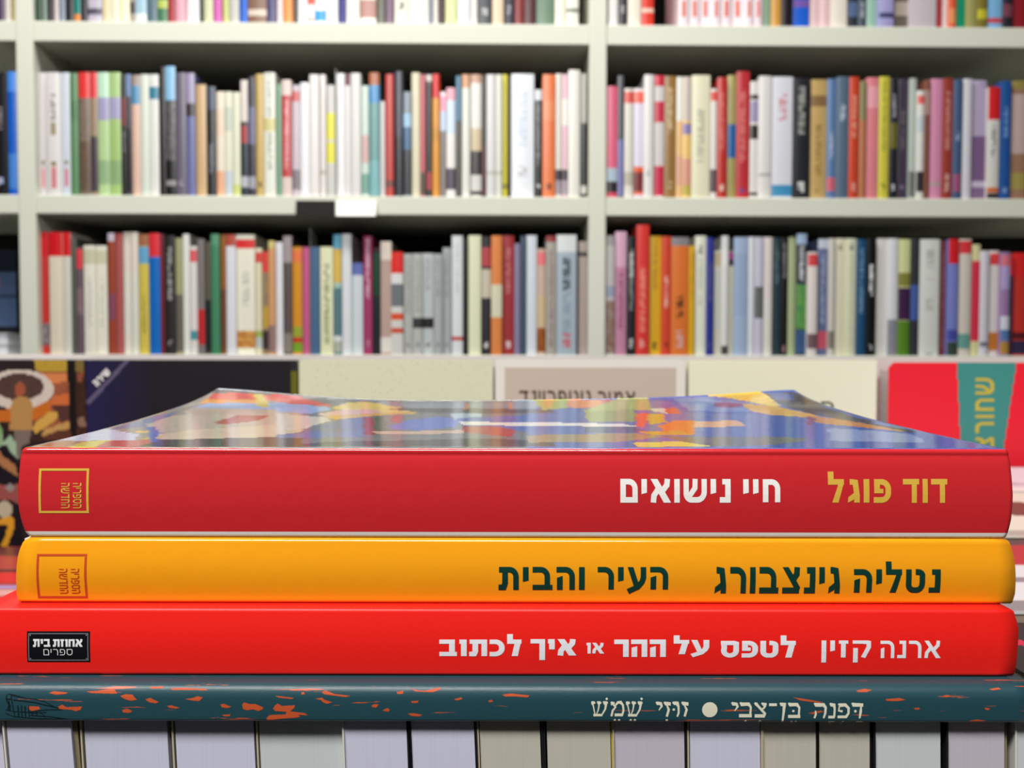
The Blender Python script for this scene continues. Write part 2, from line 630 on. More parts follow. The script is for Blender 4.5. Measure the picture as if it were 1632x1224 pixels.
# left part
patch('9c6a3a', *A1, [(-10, 372), (60, 345), (330, 318), (420, 340), (420, 372)])
patch('c9ba3c', *A1, [(270, 362), (340, 330), (470, 318), (560, 325), (420, 365)])
patch('bfc4e0', *A1, [(180, 322), (300, 285), (480, 250), (680, 290), (640, 322)])
patch('b23844', *A1, [(420, 362), (480, 325), (760, 318), (690, 362)])
patch('5f6e9c', *A1, [(480, 262), (760, 180), (900, 150), (830, 200), (720, 240)])
patch('b5a79a', *A1, [(720, 225), (860, 180), (1040, 150), (1640, 160), (1640, 300), (900, 300), (740, 262)])
patch('a33a40', *A1, [(1100, 222), (1280, 165), (1470, 165), (1380, 205), (1200, 225)])
patch('cbb8a4', *A1, [(760, 290), (980, 262), (1480, 230), (1640, 260), (1640, 310), (800, 318)])
patch('2f2f33', *A1, [(780, 318), (1640, 300), (1640, 360), (660, 360)])
patch('d8b13e', *A1, [(640, 262), (735, 266), (735, 277), (655, 275)])
patch('c9b050', *A1, [(690, 312), (860, 290), (780, 316), (700, 320)])
patch('2f56a8', *A1, [(720, 245), (770, 240), (790, 330), (735, 330)])
patch('8aa4d8', *A1, [(1000, 125), (1090, 100), (1640, 100), (1640, 150), (1100, 140)])
patch('b4a195', *A1, [(930, 150), (1010, 128), (1450, 140), (1640, 160), (1640, 175), (1000, 175)])
patch('e0902f', *A1, [(1035, 100), (1075, 78), (1370, 82), (1370, 104)])
patch('d43a34', *A1, [(1075, 78), (1125, 36), (1640, 62), (1640, 98), (1380, 85)])
patch('c6b23c', *A1, [(1355, 42), (1400, 44), (1450, 130), (1375, 120)])
patch('55575c', *A1, [(1110, 40), (1125, 24), (1640, 48), (1640, 62)])
# middle
patch('d4483c', *A2, [(0, 58), (200, 80), (350, 118), (290, 122), (0, 95)])
patch('8aa4d8', *A2, [(0, 95), (280, 122), (340, 140), (180, 165), (0, 150)])
patch('dcc25a', *A2, [(320, 130), (430, 98), (540, 94), (650, 110), (780, 140), (820, 158), (630, 168), (430, 150)])
patch('d9aaa4', *A2, [(240, 165), (420, 140), (600, 140), (640, 165), (440, 180), (330, 190)])
patch('cda33a', *A2, [(300, 175), (620, 160), (830, 150), (820, 166), (640, 172), (360, 198), (310, 195)])
patch('cfc3b6', *A2, [(0, 165), (300, 185), (320, 205), (180, 250), (0, 275)])
patch('4f5f96', *A2, [(250, 240), (390, 195), (560, 180), (560, 260), (300, 260)])
patch('5a6aa0', *A2, [(0, 290), (250, 262), (540, 265), (540, 300), (0, 310)])
patch('8a3244', *A2, [(520, 190), (580, 188), (585, 290), (520, 290)])
patch('3f5a4c', *A2, [(580, 180), (640, 178), (650, 280), (585, 290)])
patch('a83a40', *A2, [(680, 172), (745, 170), (740, 220), (690, 215)])
patch('4f6bc4', *A2, [(670, 240), (790, 200), (960, 180), (1090, 200), (1060, 245), (860, 262), (690, 255)])
patch('9fb6c8', *A2, [(1030, 165), (1220, 160), (1210, 205), (1050, 200)])
patch('3c3c3e', *A2, [(650, 138), (840, 128), (1640, 140), (1640, 160), (900, 160)])
patch('7e8a94', *A2, [(560, 92), (1640, 88), (1640, 130), (720, 128)])
patch('d9852e', *A2, [(1120, 100), (1140, 100), (1135, 136), (1115, 136)])
patch('d9852e', *A2, [(1375, 100), (1392, 100), (1392, 136), (1375, 136)])
patch('8f9ca6', *A2, [(1400, 85), (1560, 82), (1540, 135), (1390, 135)])
patch('3f62b0', *A2, [(1060, 190), (1640, 165), (1640, 275), (1110, 250)])
patch('a82e34', *A2, [(1090, 236), (1300, 240), (1420, 262), (1380, 300), (1110, 275)])
patch('e8e4e0', *A2, [(1090, 212), (1640, 215), (1640, 236), (1100, 232)])
patch('c9a892', *A2, [(560, 268), (1110, 262), (1100, 282), (600, 285)])
patch('3a3a3c', *A2, [(300, 330), (1300, 310), (1640, 330), (1640, 356), (0, 356)])
# right of the middle
patch('a7b23c', *A3, [(30, 78), (250, 72), (230, 130), (100, 145)])
patch('dca32e', *A3, [(95, 85), (160, 80), (150, 130), (100, 125)])
patch('e58a4a', *A3, [(240, 80), (460, 80), (440, 128), (240, 128)])
patch('d03a50', *A3, [(440, 82), (520, 84), (560, 110), (430, 122)])
patch('a9b462', *A3, [(540, 74), (720, 62), (730, 140), (560, 150), (350, 210), (340, 140)])
patch('35507c', *A3, [(330, 225), (640, 240), (700, 275), (340, 275)])
patch('8e9c4e', *A3, [(360, 150), (640, 140), (640, 215), (360, 212)])
patch('e8e4e0', *A3, [(0, 215), (560, 222), (660, 240), (560, 240), (0, 236)])
patch('d4d0c6', *A3, [(728, 135), (800, 130), (830, 162), (740, 150)])
patch('cf5a38', *A3, [(800, 125), (875, 128), (915, 162), (830, 162)])
patch('2f4fb0', *A3, [(720, 65), (1100, 45), (1280, 120), (1450, 150), (1400, 165), (960, 160), (880, 125), (740, 128)])
patch('6a5aa8', *A3, [(730, 85), (860, 90), (860, 130), (740, 128)])
patch('6a86c4', *A3, [(870, 80), (1090, 80), (1300, 125), (1300, 150), (960, 150)])
patch('8a3a7c', *A3, [(1100, 95), (1280, 100), (1240, 130), (1110, 125)])
patch('dc5a28', *A3, [(640, 165), (720, 160), (700, 245), (650, 240)])
patch('c9a02a', *A3, [(710, 168), (800, 165), (830, 215), (720, 230)])
patch('e07a1e', *A3, [(780, 240), (860, 205), (985, 205), (985, 290), (820, 285)])
patch('c99a2e', *A3, [(650, 270), (900, 265), (985, 290), (740, 290)])
patch('e0a878', *A3, [(985, 210), (1250, 205), (1290, 240), (985, 245)])
patch('dcd060', *A3, [(640, 335), (1090, 325), (1100, 360), (640, 360)])
patch('6f6a66', *A3, [(800, 300), (1500, 300), (1560, 345), (1110, 356), (900, 330)])
patch('a08a5c', *A3, [(0, 290), (640, 278), (800, 300), (560, 330), (0, 335)])
patch('2c56a4', *A3, [(1440, 175), (1560, 175), (1560, 290), (1450, 290)])
# right end
patch('e0bc2e', *A4, [(-380, 45), (-20, 40), (60, 90), (100, 140), (-60, 110), (-200, 80)])
patch('d9a84a', *A4, [(-160, 110), (100, 135), (320, 185), (340, 205), (60, 185), (-90, 160)])
patch('3f3b40', *A4, [(-15, 40), (165, 32), (330, 110), (520, 185), (700, 232), (560, 228), (300, 180), (100, 120)])
patch('2f4a8a', *A4, [(20, 45), (150, 45), (190, 90), (60, 80)])
patch('c9822e', *A4, [(280, 185), (700, 245), (960, 292), (880, 292), (560, 265), (290, 245)])
patch('35383a', *A4, [(560, 212), (960, 290), (900, 292), (640, 240)])
patch('2f55ae', *A4, [(50, 190), (380, 240), (1000, 300), (1500, 395), (0, 395), (0, 200)])
patch('8296cc', *A4, [(400, 268), (640, 280), (900, 300), (1000, 340), (1000, 360), (400, 345)])
patch('5a2f6a', *A4, [(270, 195), (320, 210), (300, 250), (260, 245)])
patch('5f6468', *A4, [(-300, 335), (0, 318), (260, 330), (240, 350), (60, 372), (-300, 380)])
def in_poly(poly, x, y):
    r_ = False
    j = len(poly) - 1
    for i in range(len(poly)):
        xi, yi = poly[i]; xj, yj = poly[j]
        if (yi > y) != (yj > y) and x < (xj - xi) * (y - yi) / (yj - yi) + xi:
            r_ = not r_
        j = i
    return r_
ARTB = [(c, p, min(q[0] for q in p), max(q[0] for q in p), min(q[1] for q in p), max(q[1] for q in p)) for c, p in ART]
rnd = random.Random(5)
def art(u, t):
    c = lin('6d737c')
    uu = u + 0.0012 * math.sin(t * 41 + u * 17)
    tt = t + 0.003 * math.sin(u * 53)
    for col_, p, a, b, d, e in ARTB:
        if a <= uu <= b and d <= tt <= e and in_poly(p, uu, tt):
            c = col_
    k = 0.93 + 0.14 * rnd.random()
    return (c[0] * k, c[1] * k, c[2] * k, 1)
RED, WHITE = lin('d02a30'), lin('e4e0da')
def col_top(i, j, u, y, z):
    if i >= K0 - 1:
        return art(u, max(0, y) / WT)
    if z < 0.00123:
        return WHITE
    return RED
m_gloss = printed('glossy_laminated_print', 0.19, 0.5)
m_gloss.node_tree.nodes['Principled BSDF'].inputs['Coat Weight'].default_value = 0.5
m_gloss.node_tree.nodes['Principled BSDF'].inputs['Coat Roughness'].default_value = 0.08
nzb = add_bump(m_gloss, nscale=260, strength=0.10, dist=0.0006)
cov = make_cover('cover', prof, lt, rt_, 260, 0.00032, m_gloss, top, (YT, Zt['top0']), col_top, warp_top, SHEAR)
m_pages = page_mat('cut_page_edges', 'e6e1d2', axis=2)
pages(top, XL1 + 0.0007, XR1 - 0.0008, YT + 0.0013, YT + WT - 0.001, Zt['top0'] + 0.0004, Zt['top1'] - 0.0005, m_pages, SHEAR)
def front_of(prof, Y, z0):
    tab = []
    for y, z in prof:
        if y < 0.0035 and (not tab or z0 + z > tab[-1][0] + 1e-7):
            tab.append((z0 + z, Y + y))
    return lambda x, z: interp(tab, z)
def sheet(Y):
    return lambda a, b: at(a, b, Y)
m_gold = mat('gold_ink', 'e0b548', 0.35, 0.4)
m_white = mat('white_ink', 'fbf8f4', 0.35, 0.4)
m_green = mat('dark_green_ink', '0c3b30', 0.35, 0.4)
m_red_ink = mat('brick_red_ink', 'cc4a26', 0.35, 0.4)
m_grey_ink = mat('pale_grey_ink', 'f0eef4', 0.4, 0.4)
m_black_ink = mat('black_ink', '0d0c10', 0.4, 0.4)
m_cream_ink = mat('cream_ink', 'e6e2cc', 0.5, 0.3)
fr = front_of(prof, YT, Zt['top0'])
W_ = lambda t, b, **k: fit(word(t, **k), *b)
def lettering(name, polys, m, parent_cover, root, fr, Y, label=None):
    o = ink(name, polys, m, None, fr, sheet(Y))
    o.parent = parent_cover
    o.matrix_parent_inverse = Matrix.Translation(-ORIGIN[root.name])
    if label:
        o['label'] = label
    return o
lettering('author_lettering', W_('דוד', (1436.6, 762.5, 1507, 800.5)) + W_('פוגל', (1317.6, 751, 1417.5, 800.5)), m_gold, cov, top, fr, YT, 'gold author lettering')
lettering('title_lettering', W_('חיי', (1183, 763, 1241.7, 799.5), gap=0.2) + W_('נישואים', (988, 762, 1163, 800.5)), m_white, cov, top, fr, YT, 'white title lettering')
def frame_polys(x0, y0, x1, y1, w):
    return [[(x0, y0), (x1, y0), (x1, y0 + w), (x0, y0 + w)], [(x0, y1 - w), (x1, y1 - w), (x1, y1), (x0, y1)],
            [(x0, y0), (x0 + w, y0), (x0 + w, y1), (x0, y1)], [(x1 - w, y0), (x1, y0), (x1, y1), (x1 - w, y1)]]
def emblem(x0, y0, x1, y1, w):
    k = (x1 - x0) / 80.0
    g = frame_polys(x0, y0, x1, y1, w)
    # two lines of turned lettering: first word in the right column, second in the left column
    g += fit(turn_cw(word('הספריה', s=0.17, gap=0.2)), x0 + 55 * k, y0 + 23 * k, x0 + 68.5 * k, y0 + 63.5 * k)
    g += fit(turn_cw(word('החדשה', s=0.17, gap=0.2)), x0 + 36 * k, y0 + 23 * k, x0 + 49.5 * k, y0 + 63.5 * k)
    return g
lettering('publisher_emblem', emblem(64.5, 746, 144, 817, 3.7), m_gold, cov, top, fr, YT, 'gold square emblem')

# ---- second book: yellow
YY, WY = 0.1965, 0.138
TY = Zt['yel1'] - Zt['yel0']
ly, ry = px_ends([(858.5, 44), (861, 39), (868, 34), (885, 30.5), (910, 29), (945, 27.5), (962, 29), (968, 33)],
                 [(858.5, 1602), (862, 1608), (872, 1612), (900, 1615), (945, 1616.5), (960, 1614), (968, 1609)], YY)
yel = book('paperback_book', 'yellow-spined paperback with dark green lettering, between the two red books', (at(820, 966, YY).x, YY, Zt['yel0']))
profy = corner_prof(WY, TY, 0.0009, 0.0011, 0.0008)
profy += [(0.004 + (WY - 0.004) * (i / 8), TY) for i in range(9)]
m_yel = mat('yellow_cover_print', 'f8a319', 0.16, 0.5)
add_bump(m_yel, nscale=300, strength=0.10, dist=0.0006)
covy = make_cover('cover', profy, ly, ry, 60, 0.0003, m_yel, yel, (YY, Zt['yel0']))
pages(yel, ly(Zt['yel0'] + .007) + 0.0008, ry(Zt['yel0'] + .007) - 0.0012, YY + 0.0013, YY + WY - 0.001, Zt['yel0'] + 0.0004, Zt['yel1'] - 0.0004, m_pages)
fry = front_of(profy, YY, Zt['yel0'])
lettering('author_lettering', W_('נטליה', (1358.7, 893.6, 1496.5, 944)) + W_('גינצבורג', (1137.8, 902, 1337, 945)), m_green, covy, yel, fry, YY)
lettering('title_lettering', W_('העיר', (952, 902, 1064, 946)) + W_('והבית', (794.5, 902, 931.5, 939.5)), m_green, covy, yel, fry, YY)
lettering('publisher_emblem', emblem(61, 882, 140.5, 953, 3.5), m_red_ink, covy, yel, fry, YY, 'brick red square emblem')

# ---- third book: bright red, clothlike cover, wider than the two above
YR, WR = 0.193, 0.143
TR = Zt['red1'] - Zt['red0']
lr, rr = px_ends([(970, -33), (1000, -36), (1050, -34), (1078, -30)],
                 [(970, 1610), (974, 1616), (985, 1618), (995, 1622), (1030, 1620), (1066, 1618.5), (1075, 1616), (1080, 1608)], YR)
red = book('paperback_book', 'bright red paperback with pale grey lettering and a small black plate, third in the stack', (at(816, 1078, YR).x, YR, Zt['red0']))
profr = corner_prof(WR, TR, 0.0008, 0.0009, 0.0005)
profr += [(0.004 + (WR - 0.004) * (i / 8), TR) for i in range(9)]
m_red = mat('red_grained_cover', 'f4211a', 0.42, 0.35)
add_bump(m_red, scale=(1, 1, 1), nscale=1500, strength=0.18, dist=0.00015)
covr = make_cover('cover', profr, lr, rr, 60, 0.0003, m_red, red, (YR, Zt['red0']))
pages(red, lr(Zt['red0'] + .007) + 0.0008, rr(Zt['red0'] + .007) - 0.0012, YR + 0.0013, YR + WR - 0.001, Zt['red0'] + 0.0004, Zt['red1'] - 0.0004, m_pages)
frr = front_of(profr, YR, Zt['red0'])
lettering('author_lettering', W_('ארנה', (1401.7, 1019.5, 1497.5, 1048), s=.2) + W_('קזין', (1308, 1019.5, 1386.5, 1055), s=.2), m_grey_ink, covr, red, frr, YR)
lettering('title_lettering', W_('לטפס', (1148, 1011.7, 1267, 1047), s=.27, gap=.1, sq=True) + W_('על', (1073, 1011.5, 1129.5, 1046.5), s=.27, gap=.1, sq=True)
          + W_('ההר', (978.5, 1018, 1060.5, 1046), s=.28, gap=.12, sq=True) + W_('או', (934.5, 1023, 962.5, 1040.5), s=.25, gap=.12, sq=True)
          + W_('איך', (845.5, 1017, 918.5, 1051), s=.28, gap=.14, sq=True) + W_('לכתוב', (700.5, 1009.5, 831, 1045), s=.28, gap=.12, sq=True), m_grey_ink, covr, red, frr, YR)
plate = lettering('publisher_plate', [[(45, 1005), (145, 1005), (145, 1054), (45, 1054)]], m_black_ink, covr, red, frr, YR, 'small black publisher plate')
m_dim = mat('grey_line_ink', '8f8f96', 0.4, 0.4)
g = frame_polys(47.5, 1008, 142.5, 1051.5, 1.0)
for cx, cy in ((50.5, 1011), (139.5, 1011), (50.5, 1048.5), (139.5, 1048.5)):
    g += disc(cx, cy, 1.0, 8)
def lift_ink(name, polys, m, root, cov_, fr_, Y, lift, label=None):
    o = ink(name, polys, m, None, fr_, sheet(Y), lift)
    o.parent = cov_
    o.matrix_parent_inverse = Matrix.Translation(-ORIGIN[root.name])
    if label:
        o['label'] = label
    return o
lift_ink('plate_border', g, m_dim, red, covr, frr, YR, 0.00013)
lift_ink('plate_lettering', fit(word('אחוזת', s=.27, gap=.1, sq=True), 86.5, 1017, 134, 1029.5) + fit(word('בית', s=.27, gap=.12, sq=True), 55, 1017, 82.5, 1029.5)
         + fit(word('ספרים', s=.11, gap=.24), 71.5, 1033, 117.5, 1043), m_grey_ink, red, covr, frr, YR, 0.00013)

# ---- fourth book: thin teal one with worn orange flecks and a rounded spine
YE, WE = 0.1876, 0.165
TE = Zt['teal1'] - Zt['teal0']
xl_e, xr_e = at(-95, 1120, YE).x, at(1650, 1120, YE).x
teal = book('paperback_book', 'thin teal book with orange worn flecks and cream lettering, lowest of the stack', (at(816, 1152, YE).x, YE, Zt['teal0']))
P = [(WE * (1 - i / 8.0), 0.0) for i in range(8)] + [(0.004, 0.0)]
for i in range(0, 7):                    # tight lower edge, wide soft upper edge
    a = math.radians(-90 + 90 * i / 6.0)
    P.append((0.0012 - 0.0010 * math.cos(a), 0.0008 + 0.0008 * math.sin(a)))
for i in range(1, 6):
    P.append((0.0002 - 0.0002 * math.sin(math.pi / 2 * i / 5), 0.0008 + (TE - 0.0030 - 0.0008) * i / 5))
for i in range(1, 9):
    a = math.radians(90 * i / 8.0)
    P.append((0.0022 - 0.0022 * math.cos(a), TE - 0.0030 + 0.0030 * math.sin(a)))
P += [(0.004 + (WE - 0.004) * i / 8.0, TE) for i in range(9)]
profe = P
m_teal = mat('teal_worn_cover', '27474f', 0.40, 0.4)
speckle(m_teal, '234852', 'c9572e', 110.0, 0.635, stretch=(0.42, 6.0, 9.0), detail=6.0, width=0.012, rough=0.62)
add_bump(m_teal, scale=(1, 4, 4), nscale=500, strength=0.12, dist=0.0002)
cove = make_cover('cover', profe, lambda z: xl_e, lambda z: xr_e, 60, 0.0004, m_teal, teal, (YE, Zt['teal0']))
pages(teal, xl_e + 0.001, xr_e - 0.001, YE + 0.0026, YE + WE - 0.001, Zt['teal0'] + 0.0005, Zt['teal1'] - 0.0005, m_pages)
fre = front_of(profe, YE, Zt['teal0'])
def cs(ox, oy, s, strokes):
    out = []
    for pts, w in strokes:
        q = [(ox + a / s, oy + b / s) for a, b in pts]
        out += stroke(q, [v / s for v in w] if isinstance(w, (list, tuple)) else w / s)
    return out
SA = (930, 1090, 7.096)
SB = (1150, 1090, 6.8)
def shin(x, y, k=1.0):
    d = lambda a, b: (x + a * k, y + b * k)
    return [([d(14, 22), d(26, 78), d(42, 160)], [16, 14, 12]), ([d(2, 10), d(14, 28), d(44, 22)], [14, 40, 20]),
            ([d(90, 30), d(78, 110), d(58, 158)], [18, 14, 10]), ([d(66, 10), d(84, 28), d(112, 22)], [14, 40, 20]),
            ([d(168, 30), d(156, 100), d(118, 166)], [26, 20, 16]), ([d(134, 10), d(152, 28), d(186, 20)], [14, 40, 22]),
            ([d(24, 166), d(126, 166)], 30)]
stx = []
stx += shin(88, 188) + shin(480, 190)
# mem
stx += [([(312, 200), (322, 222), (352, 214)], [14, 36, 20]), ([(330, 225), (362, 262), (330, 300), (316, 368)], [20, 18, 22, 24]),
        ([(352, 252), (388, 208), (420, 206), (446, 240), (452, 300), (436, 360)], [14, 28, 32, 22, 22, 22]), ([(352, 352), (444, 352)], 34)]
# yod, zayin, vav, zayin
stx += [([(818, 204), (838, 218), (872, 222), (884, 252), (852, 298)], [14, 40, 34, 22, 10]),
        ([(908, 206), (932, 222), (986, 226)], [14, 44, 36]), ([(942, 240), (964, 290), (942, 372)], [16, 26, 26]),
        ([(1006, 206), (1030, 218), (1060, 218), (1074, 260), (1076, 330), (1060, 372)], [14, 42, 38, 24, 22, 20]),
        ([(1108, 206), (1132, 222), (1186, 226)], [14, 44, 36]), ([(1142, 240), (1166, 290), (1144, 370)], [16, 26, 26])]
txt = cs(*SA, stx)
for cx, cy, r in ((262, 168, 13), (656, 168, 13), (355, 414, 14), (403, 414, 14), (378, 444, 11), (534, 414, 14), (582, 414, 14), (557, 444, 11), (943, 416, 15), (1020, 290, 15)):
    txt += disc(SA[0] + cx / SA[2], SA[1] + cy / SA[2], r / SA[2], 10)
txt += disc(SA[0] + 1428 / SA[2], SA[1] + 292 / SA[2], 87 / SA[2], 28)
stb = [([(108, 200), (126, 216), (160, 218), (174, 246), (142, 292)], [14, 38, 32, 22, 10]),
       # bet
       ([(198, 200), (218, 220), (292, 218), (316, 250), (312, 340)], [14, 40, 36, 22, 22]), ([(190, 346), (328, 346)], 36),
       # tsadi
       ([(356, 204), (374, 216), (396, 240), (470, 322), (466, 350)], [14, 36, 26, 26, 20]), ([(432, 206), (456, 222), (488, 218)], [14, 36, 24]), ([(474, 232), (458, 262), (424, 282)], [26, 20, 12]), ([(360, 348), (470, 348)], 36),
       # hyphen
       ([(514, 224), (598, 224)], 30),
       # final nun
       ([(632, 206), (650, 222), (680, 222), (674, 300), (660, 440)], [14, 40, 34, 26, 18]), ([(660, 220), (696, 222)], [34, 26]),
       # bet
       ([(722, 206), (742, 224), (816, 222), (842, 256), (838, 346)], [14, 40, 36, 22, 22]), ([(722, 354), (854, 354)], 34),
       # he
       ([(1002, 208), (1024, 226), (1104, 226), (1128, 256), (1124, 320), (1108, 374)], [14, 42, 38, 26, 24, 20]), ([(1018, 290), (1022, 330), (1008, 374)], [14, 22, 20]),
       # nun
       ([(1172, 208), (1190, 226), (1218, 228), (1226, 270), (1222, 360)], [14, 38, 32, 22, 22]), ([(1158, 360), (1228, 360)], 30),
       # pe
       ([(1264, 216), (1290, 230), (1340, 226), (1376, 262), (1376, 320), (1350, 358), (1258, 360)], [16, 38, 34, 26, 24, 30, 30]), ([(1276, 240), (1270, 290), (1312, 298)], [14, 16, 26]),
       # dalet
       ([(1410, 206), (1430, 226), (1534, 228)], [14, 42, 36]), ([(1512, 240), (1508, 300), (1498, 376)], [16, 28, 18]),
       # vowel strokes
       ([(1464, 418), (1534, 418)], 18), ([(1162, 416), (1230, 416)], 16), ([(1196, 420), (1190, 456)], [24, 14])]
txt += cs(*SB, stb)
for cx, cy, r in ((262, 408, 14), (418, 410, 14), (416, 442, 10), (762, 416, 14), (808, 416, 14), (780, 446, 10), (778, 294, 14), (1320, 420, 14), (1316, 450, 10), (1450, 296, 15)):
    txt += disc(SB[0] + cx / SB[2], SB[1] + cy / SB[2], r / SB[2], 10)
lettering('spine_lettering', txt, m_cream_ink, cove, teal, fre, YE, 'cream pointed lettering with a round dot')
# the little ink sketch at the left end of the teal spine
SK = (0, 1050, 7.035)
sk = [([(75, 405), (110, 395), (200, 415), (285, 440), (400, 450), (500, 480), (600, 530)], 7), ([(150, 460), (260, 470), (400, 490), (520, 520), (660, 550)], 10),
      ([(75, 405), (70, 450), (100, 520), (80, 570)], 9), ([(120, 400), (130, 450), (140, 520), (150, 580)], 9), ([(78, 450), (130, 450)], 14), ([(95, 470), (110, 530), (105, 585)], 16),
      ([(60, 570), (150, 590), (320, 600), (520, 570), (690, 570)], 7), ([(155, 590), (160, 655)], 8), ([(200, 520), (205, 655)], 12), ([(240, 520), (242, 655)], 10), ([(280, 530), (282, 650)], 12), ([(320, 520), (325, 650)], 10),
      ([(350, 590), (360, 640)], 8), ([(400, 585), (410, 640)], 8), ([(440, 600), (500, 640)], 7), ([(340, 610), (520, 600)], 6), ([(340, 635), (600, 655), (760, 680)], 8), ([(60, 610), (150, 650), (420, 672), (700, 676)], 7), ([(285, 445), (240, 430), (120, 410)], 6)]
m_sk = mat('sketch_ink', '0f1a1f', 0.5, 0.3)
lettering('spine_sketch', cs(*SK, sk), m_sk, cove, teal, fre, YE, 'small black ink sketch')
# traced larger flecks of worn orange on the spine
m_or = mat('worn_orange_fleck', 'c8562e', 0.5, 0.3)
FK = []
def fleck(ox, oy, s, pts):
    FK.append([(ox + a / s, oy + b / s) for a, b in pts])
FA = (400, 1060, 3.627)
fleck(*FA, [(140, 232), (155, 222), (178, 236), (255, 232), (250, 248), (225, 268), (310, 278), (328, 292), (270, 288), (285, 300), (255, 306), (170, 312), (95, 324), (88, 310), (105, 290), (200, 286), (205, 270), (140, 266), (128, 252)])
fleck(*FA, [(405, 158), (430, 150), (480, 168), (575, 178), (545, 184), (470, 176), (425, 170)])
fleck(*FA, [(370, 194), (410, 188), (425, 200), (470, 214), (440, 224), (415, 214), (405, 202)])
fleck(*FA, [(-20, 232), (20, 226), (45, 236), (72, 252), (45, 266), (15, 256), (-30, 262)])
fleck(*FA, [(920, 140), (960, 150), (1005, 152), (1090, 136), (1095, 146), (1050, 160), (1000, 158), (950, 156)])
fleck(*FA, [(905, 282), (935, 278), (990, 288), (975, 298), (930, 296)])
fleck(*FA, [(925, 208), (970, 206), (962, 218), (930, 218)])
fleck(*FA, [(696, 234), (715, 224), (738, 228), (725, 246), (704, 244)])
fleck(*FA, [(762, 260), (790, 248), (802, 258), (795, 270), (768, 266)])
fleck(*FA, [(1175, 196), (1215, 186), (1222, 196), (1200, 202), (1180, 202)])
fleck(*FA, [(1370, 205), (1390, 200), (1400, 210), (1380, 216)])
fleck(*FA, [(1450, 172), (1500, 166), (1610, 176), (1600, 186), (1530, 182), (1470, 182)])
fleck(*FA, [(290, 160), (305, 158), (310, 170), (292, 172)])
fleck(*FA, [(140, 178), (185, 182), (250, 190), (235, 196), (160, 188)])
fleck(*FA, [(840, 158), (880, 152), (878, 168), (846, 168)])
FB = (0, 950, 3.886)
fleck(*FB, [(355, 688), (385, 672), (410, 688), (455, 686), (508, 684), (500, 704), (470, 714), (440, 704), (400, 702), (368, 700)])
fleck(*FB, [(745, 618), (780, 608), (820, 612), (838, 632), (850, 642), (810, 648), (780, 640), (758, 630)])
fleck(*FB, [(900, 640), (930, 630), (985, 656), (965, 664), (925, 658)])
fleck(*FB, [(1145, 638), (1190, 632), (1225, 620), (1255, 628), (1235, 650), (1200, 648)])
fleck(*FB, [(1365, 672), (1385, 666), (1432, 686), (1410, 694), (1375, 690)])
fleck(*FB, [(1500, 672), (1512, 658), (1545, 668), (1580, 668), (1632, 690), (1600, 712), (1560, 700), (1535, 708), (1505, 700)])
fleck(*FB, [(300, 602), (330, 592), (420, 600), (400, 608), (345, 612)])
fleck(*FB, [(640, 584), (700, 580), (725, 604), (690, 606), (560, 602), (530, 594), (600, 590)])
fleck(*FB, [(755, 706), (790, 698), (820, 714), (800, 724), (762, 722)])
fleck(*FB, [(1035, 680), (1060, 676), (1112, 692), (1090, 698), (1048, 692)])
fleck(*FB, [(170, 682), (240, 684), (250, 700), (200, 712), (180, 704)])
fleck(*FB, [(1375, 736), (1428, 734), (1420, 746), (1385, 746)])
fleck(*FB, [(920, 570), (1000, 568), (1002, 578), (930, 580)])
fleck(*FB, [(1050, 578), (1120, 574), (1270, 580), (1280, 588), (1150, 586), (1060, 586)])
FCc = (1232, 960, 4.08)
fleck(*FCc, [(545, 580), (600, 570), (650, 576), (610, 588), (560, 588)])
fleck(*FCc, [(730, 630), (820, 622), (862, 634), (810, 642), (740, 640)])
fleck(*FCc, [(1280, 772), (1330, 764), (1386, 772), (1330, 784), (1290, 782)])
fleck(*FCc, [(915, 688), (950, 684), (955, 696), (925, 698)])
fleck(*FCc, [(1375, 684), (1412, 690), (1400, 702), (1382, 698)])
fleck(*FCc, [(130, 618), (190, 626), (240, 634), (330, 650), (290, 652), (180, 638)])
fleck(*FCc, [(230, 722), (310, 704), (330, 712), (260, 728)])
fleck(*FCc, [(1415, 572), (1480, 564), (1495, 572), (1440, 578)])
fleck(*FCc, [(1110, 606), (1140, 604), (1155, 614), (1120, 618)])
lift_ink('fleck_print', FK, m_or, teal, cove, fre, YE, 0.00004)
